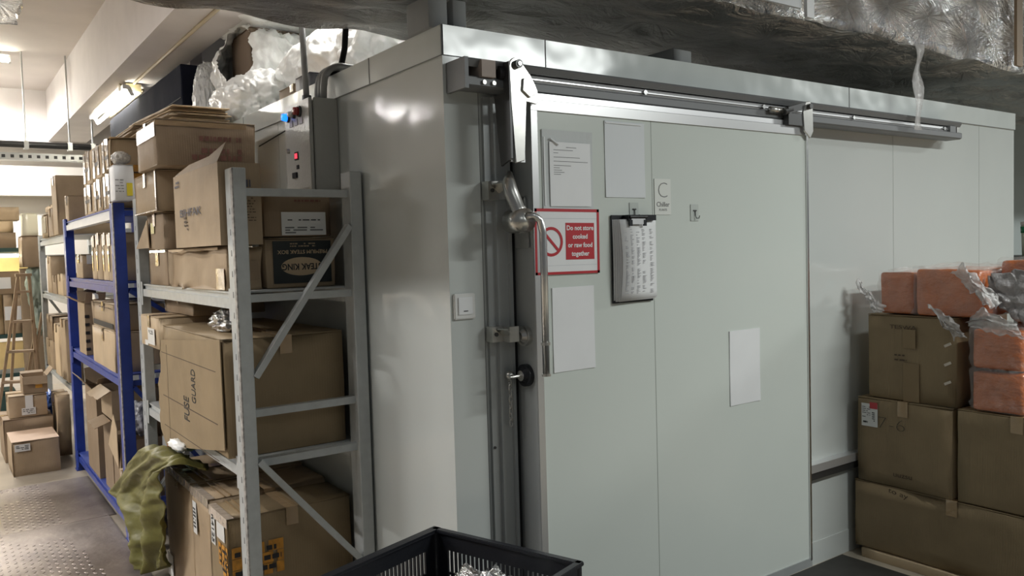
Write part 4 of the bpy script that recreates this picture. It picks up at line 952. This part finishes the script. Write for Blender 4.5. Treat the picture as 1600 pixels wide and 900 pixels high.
carton('lowest package of the pile between the cross rack and the far grey rack', -.66, -.47, 7.36, 7.44, .0, 1.49, CBD, group=g6, amp=.004, tape=None)
eq = thing('storage_chest', 'dark green chest on the floor beneath the cross rack', 'chest', (-1.1, 7.2, 0))
obj('chest_body', one(-.3, .32, -.15, .15, 0, .26, .01), GREENP, eq); obj('chest_lid', one(-.31, .33, -.16, .16, .262, .30, .008), GREENP, eq)

mt_ = thing('dark_floor_sheet', 'thin dark sheet on the floor in front of the cold room beside the carton stack', 'mat', (1.2, -1.0, 0))  # thin dark sheet over the floor here, darker than the concrete
obj('floor_sheet', one(-1.15, .98, -.9, .985, 0, .006, .002), mat('dark_sheet', (.035, .033, .03), .6, var=.2, vscale=9), mt_)

# ================================================================== steel plates on the floor
for i, (ya, yb, zz) in enumerate(((3.105, 4.20, .006), (1.5, 3.095, .008))):
    pl = thing('chequer_plate', ('worn steel chequer plate on the aisle floor beside the blue rack, farther one', 'worn steel chequer plate on the aisle floor in front of the olive sack, nearer one')[i], 'steel plate', (-1.25, (ya+yb)/2, 0))
    hh = (yb-ya)/2
    obj('plate', one(-.95, .70 if i == 0 else .66, -hh, hh, 0, zz, .001), PLATE, pl)
    bm = BM(); pitch = .034; k = 0
    nx, ny = int(1.55/pitch), int(2*hh/pitch)
    for a in range(nx):
        for b in range(ny):
            x = -.92+a*pitch; y = -hh+.02+b*pitch
            wear = noise.noise(Vector((x*1.6+i*4, y*1.6, 3.3)))
            if x > .42-.1*wear or wear > .33: continue
            s = 1 if (a+b) % 2 else -1; c_, s_n = math.cos(PI/4*s), math.sin(PI/4*s); L_, w_ = .0135, .0045
            z1 = zz+.0018
            P = [(L_, 0), (0, w_), (-L_, 0), (0, -w_)]
            vs_ = [bm.verts.new((x+p[0]*c_-p[1]*s_n, y+p[0]*s_n+p[1]*c_, zz-.0004)) for p in P]
            tp = [bm.verts.new((x+(p[0]*c_-p[1]*s_n)*.55, y+(p[0]*s_n+p[1]*c_)*.55, z1)) for p in P]
            for q in range(4): bm.faces.new((vs_[q], vs_[(q+1) % 4], tp[(q+1) % 4], tp[q]))
            bm.faces.new(tp)
    o = obj('raised_tread', bm, PLATE, pl); o['kind'] = 'stuff'

# ================================================================== things on the cold room roof
rf = 2.284
def bag(lab, c, rad, seed, m=BAGW, flat=rf, name='white_bag', hole=None, **k):
    r_ = thing(name, lab, 'bag', (c[0], c[1], flat))
    obj('bag_film', blob((0, 0, c[2]-flat), rad, seed=seed, flat=0.001, hole=hole and (Vector(hole[0])-Vector((c[0], c[1], flat)), hole[1]), **k), m, r_, True); return r_
g7 = 'white plastic bags heaped on the cold room roof'
bag('white plastic bag slumped at the roof edge below the torn hole', (.24, 2.62, 2.43), (.22, .50, .20), 3, amp=.16, fine=.05, sub=6, crease=.16, fr=1.5)
bag('torn white bag with a ragged hole showing a brown box inside', (.44, 2.98, 2.72), (.30, .40, .32), 7, amp=.14, fine=.05, sub=6, crease=.14, fr=1.5, hole=((.13, 2.80, 2.80), .19))
bag('rounded stuffed white bag in the middle of the roof heap', (.52, 2.02, 2.54), (.30, .50, .235), 12, amp=.08, fine=.05, sub=6, crease=.08, fr=1.2)
bag('loose white bag at the very top of the roof heap', (.80, 2.8, 3.10), (.62, .95, .24), 17, amp=.15, fine=.05, sub=6, crease=.18, fr=1.5, flat=2.96)
bag('white bag at the near end of the heap by the black cable', (.62, 1.42, 2.52), (.32, .42, .25), 22, amp=.14, fine=.05, sub=6, crease=.2, fr=1.4)
bag('big white bag behind the rounded one near the duct', (1.20, 1.72, 2.60), (.34, .55, .32), 31, amp=.14, fine=.05, sub=6, crease=.2, fr=1.4)
bag('semi-clear bag standing at the far end of the heap', (.16, 3.30, 2.56), (.09, .16, .27), 27, m=BAGT, amp=.1, fine=.05, sub=6, crease=.12, name='clear_bag')
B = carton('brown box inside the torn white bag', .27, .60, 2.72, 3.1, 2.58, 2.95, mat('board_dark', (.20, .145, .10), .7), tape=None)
carton('open brown box under the bags beside the conduit', .10, .45, 1.42, 1.80, rf, 2.385, CBD)
carton('small dark box on the roof edge beside the conduit pole', .02, .16, 1.18, 1.36, rf, 2.36, mat('box_slate', (.09, .09, .10), .5), tape=None)
dk = thing('dark_cabinet', 'large dark navy sheeted unit standing on the roof behind the bags', 'cabinet', (.45, 4.0, rf))
obj('cabinet_body', grid(-.40, .45, -.48, 2.2, 0, .58, .1, .01, .004), NAVY, dk); bm = BM(); bx(bm, -.404, -.40, -.47, 2.1, .35, .355); obj('panel_joint', bm, SLOT, dk)
g8 = 'stacks of flattened cardboard'
for i, (x0, x1, y0, y1, z0, n_, tilt, lab) in enumerate(((-.46, -.06, 2.44, 3.12, 2.225, 6, 0, 'flattened cardboard stack lying on the wrapped boxes'), (-.32, -.02, 2.26, 3.30, 2.292, 7, 2.4, 'flattened cardboard stack pushed against the white bags'))):
    for k in range(n_):
        rnd = random.Random(i*20+k); dx = rnd.uniform(-.02, .012); dy = rnd.uniform(-.03, .03); za = z0+k*.0098
        fs = thing('flattened_box', f'{["lowest", "second lowest", "third lowest", "middle", "upper", "second from top", "topmost"][k if k < n_-1 else 6]} sheet of the {lab}', 'flattened box', ((x0+x1)/2+dx, (y0+y1)/2+dy, za+math.sin(math.radians(tilt))*(y1-y0)/2), 0, g8)
        fs.rotation_euler = (math.radians(tilt), 0, 0)
        obj('board_sheet', grid(-(x1-x0)/2, (x1-x0)/2, -(y1-y0)/2, (y1-y0)/2, 0, .0065, .08, .001, .0012, seed=k, shape=lambda p: Vector((p.x, p.y, p.z))), (CBL, CB, CBL, CBD)[k % 4], fs, True)

# ================================================================== right-hand stack
g9 = 'cartons stacked in front of the cold room'
XS = 2.25
sh = thing('flattened_box', 'flattened cardboard lying on the floor under the right-hand stack', 'flattened box', (XS+.35, -.48, 0))
obj('board_sheet', grid(-.36, .4, -.45, .40, 0, .045, .08, .003, .004), CBL, sh, True)
B = carton('wide long carton at the bottom of the stack by the cold room wall', XS, XS+.6, -.98, -.04, .05, .374, CBO, group=g9, amp=.006, seam='x', name='large_carton')
B.text('handwriting', 'L', .24, .93, .034, 'to ay', FAINT, rot=-.15, sx=1.4, off=.006)
B = carton('carton marked 7-6 with a red and white shipping label', XS, XS+.5, -.515, -.06, .378, .785, CBO, group=g9, amp=.004, name='large_carton', seam='x')
B.patch('shipping_label', 'L', .05, .23, .66, .93, LABEL); B.patch('red_corner', 'L', .145, .23, .875, .95, REDP, off=.0034); B.marks('barcode', 'L', .07, .12, .69, .73, 1, INK, seed=4, off=.0042, cols=8); B.marks('printed_lines', 'L', .06, .15, .76, .90, 6, GREYINK, seed=5, off=.0042, fill=.35, cols=2); B.marks('barcode', 'L', .17, .20, .72, .84, 5, INK, seed=6, off=.0042, cols=2)
B.text('handwriting', 'L', .38, .72, .085, '7-6', INK, sx=1.3, off=.005, bold=-.003); B.text('handwriting', 'L', .50, .15, .034, 'uuzsu', FAINT, sx=1.2, off=.005)
B = carton('carton standing beside the marked 7-6 one and under the wrapped orange packs', XS, XS+.5, -1.02, -.535, .378, .790, CBO, group=g9, amp=.004, name='large_carton', seam='x')
B = carton('carton printed with small dark capitals below the orange packs', XS+.02, XS+.5, -.525, -.105, .789, 1.188, CBO, group=g9, amp=.004, name='large_carton', seam='y')
B.text('printed_word', 'L', .42, .86, .026, 'TESWA', FAINT, sx=1.5, off=.005); B.patch('tape', 'L', .42, .60, .0, .45, mat('board_darker', (.27, .19, .10), .6), th=.0006, off=.004); B.patch('tape', 'L', .42, .56, .62, .84, mat('board_darker', (.27, .19, .10), .6), th=.0006, off=.004)
B.marks('handwriting', 'L', .32, .46, .45, .56, 2, FAINT, seed=7, fill=.3, cols=2)
for k in range(4):
    bm = BM(); bar(bm, (-.241, -.155, .10+k*.085), (-.243, -.185, .115+k*.085), .002, .012); obj('tape_tear', bm, CLEAR, B.root)
g10 = 'orange packs in clear plastic on the right-hand stack'
def pack(lab, x0, x1, y0, y1, z0, z1, seed, film=True, amp=.010, gather=None):
    r_ = thing('orange_pack', lab, 'pack', ((x0+x1)/2, (y0+y1)/2, z0), 0, g10); a, b, h = (x1-x0)/2, (y1-y0)/2, z1-z0
    obj('pack_body', grid(-a, a, -b, b, .002, h, .025, .014, .004, seed, 5), ORG, r_, True)
    def sp(p):
        q = Vector(p); n_ = fbm(q*9+Vector((seed, 0, 0)), 4); k_ = 1-abs(noise.noise(Vector((q.x*6, q.y*14+q.z*9, q.z*5+seed))))
        d = Vector((p.x/a, p.y/b, (p.z-h/2)/(h/2))); d.z = max(d.z, -.2)
        return q + d.normalized()*(.005+.010*max(0, n_)+.014*(max(0, k_-.72))*3)
    if film: obj('plastic_film', grid(-a-.004, a+.004, -b-.004, b+.004, 0.006, h+.004, .014, .016, .0, seed, nmax=60, shape=sp), FILM, r_, True)
    return r_
pack('orange pack nearest the wall on top of the stack', XS+.03, XS+.42, -.325, -.16, 1.192, 1.388, 1)
pack('orange pack in loose creased plastic in the middle of the top row', XS+.01, XS+.42, -.63, -.345, 1.192, 1.405, 2, amp=.02)
pack('upper orange pack of the pair beside the small capitals carton', XS+.0, XS+.33, -.80, -.597, .978, 1.150, 4)
pack('lower orange pack of the pair beside the small capitals carton', XS+.0, XS+.33, -.805, -.597, .795, .970, 5)
pack('orange pack at the open end of the top row', XS+.12, XS+.52, -1.0, -.66, 1.215, 1.44, 6)
pack('orange pack hidden low behind the pair at the end of the stack', XS+.36, XS+.62, -1.0, -.62, .795, 1.20, 9, film=False)
def gathered(lab, pts, seed, m=FILMW, wid=.05):
    """a loose twisted end of plastic film"""
    r_ = thing('plastic_bag_end', lab, 'plastic', pts[0]); bm = BM(); o_ = Vector(pts[0]); n_ = 26; c_ = 22; V_ = {}
    for i in range(n_+1):
        t_ = i/n_; a = t_*(len(pts)-1); k_ = min(int(a), len(pts)-2); f_ = a-k_; P = Vector(pts[k_]).lerp(Vector(pts[k_+1]), f_)
        for j in range(c_+1):
            s__ = j/c_-.5; ww = wid[k_]*(1-f_)+wid[k_+1]*f_
            V_[i, j] = bm.verts.new(P-o_+Vector((-.016*abs(math.sin(s__*9+seed+t_*2))-.022*abs(fbm(Vector((s__*5, t_*5, seed)), 4)), s__*ww*.55*(1+.5*noise.noise(Vector((t_*7, seed, (1 if s__ > 0 else 3))))), s__*ww*.85*(.35+.65*math.sin(min(1, t_*1.2+.15)*PI*.62))*(1+.5*noise.noise(Vector((t_*8, seed, (2 if s__ > 0 else 5)))))+.006*math.sin(s__*9+t_*6))))
    for i in range(n_):
        for j in range(c_): bm.faces.new((V_[i, j], V_[i+1, j], V_[i+1, j+1], V_[i, j+1]))
    ext = bmesh.ops.extrude_face_region(bm, geom=bm.faces[:]); bmesh.ops.translate(bm, verts=[v for v in ext['geom'] if isinstance(v, bmesh.types.BMVert)], vec=(.0015, 0, 0))
    obj('film', bm, m, r_, True)
gathered('frayed clear plastic end sticking out towards the wall', [(XS+.02, -.15, 1.27), (XS-.0, -.12, 1.27), (XS+.03, -.095, 1.28)], 1, wid=[.20, .16, .12])
gathered('gathered clear plastic tail drooping over the small capitals carton', [(XS-.015, -.43, 1.24), (XS-.02, -.50, 1.17), (XS-.02, -.57, 1.14)], 2, wid=[.04, .13, .09])
gathered('bright creased plastic between the top orange packs', [(XS-.01, -.56, 1.36), (XS-.02, -.64, 1.33), (XS+.03, -.70, 1.28)], 3, wid=[.16, .20, .05])
gathered('crumpled plastic hood over the upper orange pack of the pair', [(XS-.02, -.60, 1.17), (XS-.025, -.68, 1.19), (XS-.015, -.80, 1.155)], 5, wid=[.05, .11, .10])
gathered('greyish sheet of plastic sagging at the open end of the top row', [(XS+.06, -.64, 1.28), (XS+.05, -.74, 1.28), (XS+.07, -.90, 1.29)], 7, wid=[.14, .24, .26], m=mat('film_grey', (.40, .38, .38), .25, spec=.8, bump=.8, bscale=16, dist=.04, alpha=.9))
# tub beyond the end of the cold room
cb_ = thing('metal_cabinet', 'dark topped metal cabinet beyond the end of the cold room', 'cabinet', (4.85, .15, 0))
obj('cabinet_body', one(-.65, .5, -.35, .45, 0, 1.36, .005), mat('cabinet_grey', (.25, .26, .26), .4), cb_); obj('cabinet_top', one(-.67, .52, -.37, .47, 1.362, 1.39, .004), DSTEEL, cb_)
tb = thing('plastic_tub', 'cream tub with a green label band and pinkish lid on the metal cabinet', 'tub', (4.30, -.02, 1.391))
bm = BM(); cyl(bm, (0, 0, 0), (0, 0, .215), .075, 28, .082); obj('tub_body', bm, mat('tub_cream', (.62, .62, .50), .4), tb, True)
bm = BM(); cyl(bm, (0, 0, .165), (0, 0, .205), .0835, 28, .0845); obj('label_band', bm, GRN, tb, True)
bm = BM(); cyl(bm, (0, 0, .216), (0, 0, .235), .085, 28); cyl(bm, (0, 0, .235), (0, 0, .265), .07, 28, .03); obj('tub_lid', bm, mat('lid_pink', (.7, .6, .58), .4), tb)
bm = BM(); tube(bm, [(-.079, .03, .12), (-.083, .01, .10), (-.083, -.01, .13), (-.079, -.03, .09), (-.083, 0, .07)], .003, 6); obj('label_mark', bm, INK, tb)

# ================================================================== black crates in the foreground
def crate(lab, z0, rim_only=False):
    Lx, Ly, H = .54, .66, .318; ex = Vector((math.cos(math.radians(-71.4)), math.sin(math.radians(-71.4)), 0)); ey = Vector((-ex.y, ex.x, 0))
    c = Vector((-.115, -.05, 0)) + ex*Lx/2 - ey*Ly/2
    r_ = thing('plastic_crate', lab, 'crate', (c.x, c.y, z0), math.radians(-71.4), 'black plastic crates'); X, Y = Lx/2, Ly/2
    bm = BM(); t = .006
    for (a, b) in (((-X, -Y), (X, -Y)), ((X, -Y), (X, Y)), ((X, Y), (-X, Y)), ((-X, Y), (-X, -Y))):
        d = (Vector(b)-Vector(a)).normalized(); p = Vector((a[0], a[1], H-.006)); q = Vector((b[0], b[1], H-.006)); d3 = Vector((d.x, d.y, 0))
        bar(bm, p-d3*.009, q+d3*.009, .024, .012)
    bmesh.ops.bevel(bm, geom=bm.edges[:], offset=.0025, segments=2, affect='EDGES'); obj('rim', bm, BLACK, r_)
    for i, (a, b) in enumerate((((-X, -Y), (X, -Y)), ((X, -Y), (X, Y)), ((X, Y), (-X, Y)), ((-X, Y), (-X, -Y)))):
        a = Vector((*a, 0)); b = Vector((*b, 0)); L = (b-a).length; d = (b-a).normalized(); bm = BM()
        def seg(u0, u1, za, zb, th=t):
            m_ = (za+zb)/2; bar(bm, a+d*u0+Vector((0, 0, m_)), a+d*u1+Vector((0, 0, m_)), th, zb-za)
        seg(0, L, H-.062, H-.012); seg(0, L, 0, .04); seg(.05, L-.05, H-.140, H-.132); seg(.05, L-.05, H-.215, H-.207)
        seg(0, .05, .04, H-.062); seg(L-.05, L, .04, H-.062)
        n_ = int((L-.10)/.0165)
        for k in range(n_+1): u_ = .05+(L-.10)*k/n_; seg(u_-.003, u_+.003, .04, H-.062, .008)
        obj('side_panel', bm, BLACK, r_)
    bm = BM()
    for x in (-X, X):
        for y in (-Y, Y): cyl(bm, (x*.985, y*.988, 0), (x*.985, y*.988, H-.01), .013, 12)
    obj('corner_post', bm, BLACK, r_); bm = BM()
    for k in range(19): bx(bm, -X, X, -Y+k*Ly/18-.006, -Y+k*Ly/18+.006, 0, .005)
    for k in range(13): bx(bm, -X+k*Lx/12-.005, -X+k*Lx/12+.005, -Y, Y, 0, .005)
    obj('base_grid', bm, BLACK, r_); return r_, c
crate('lower black plastic crate supporting the one in the foreground', .022)
_, cc = crate('black slotted plastic crate open in the foreground, holding a silver bag', .342)
s_ = thing('silver_bag', 'crumpled silver insulated bag lying inside the black crate', 'bag', (-.165, -.404, .352))
obj('bag', blob((0, 0, .12), (.13, .13, .16), .2, 3, 11, 5, flat=.001, crease=.3), SILVER, s_, True)
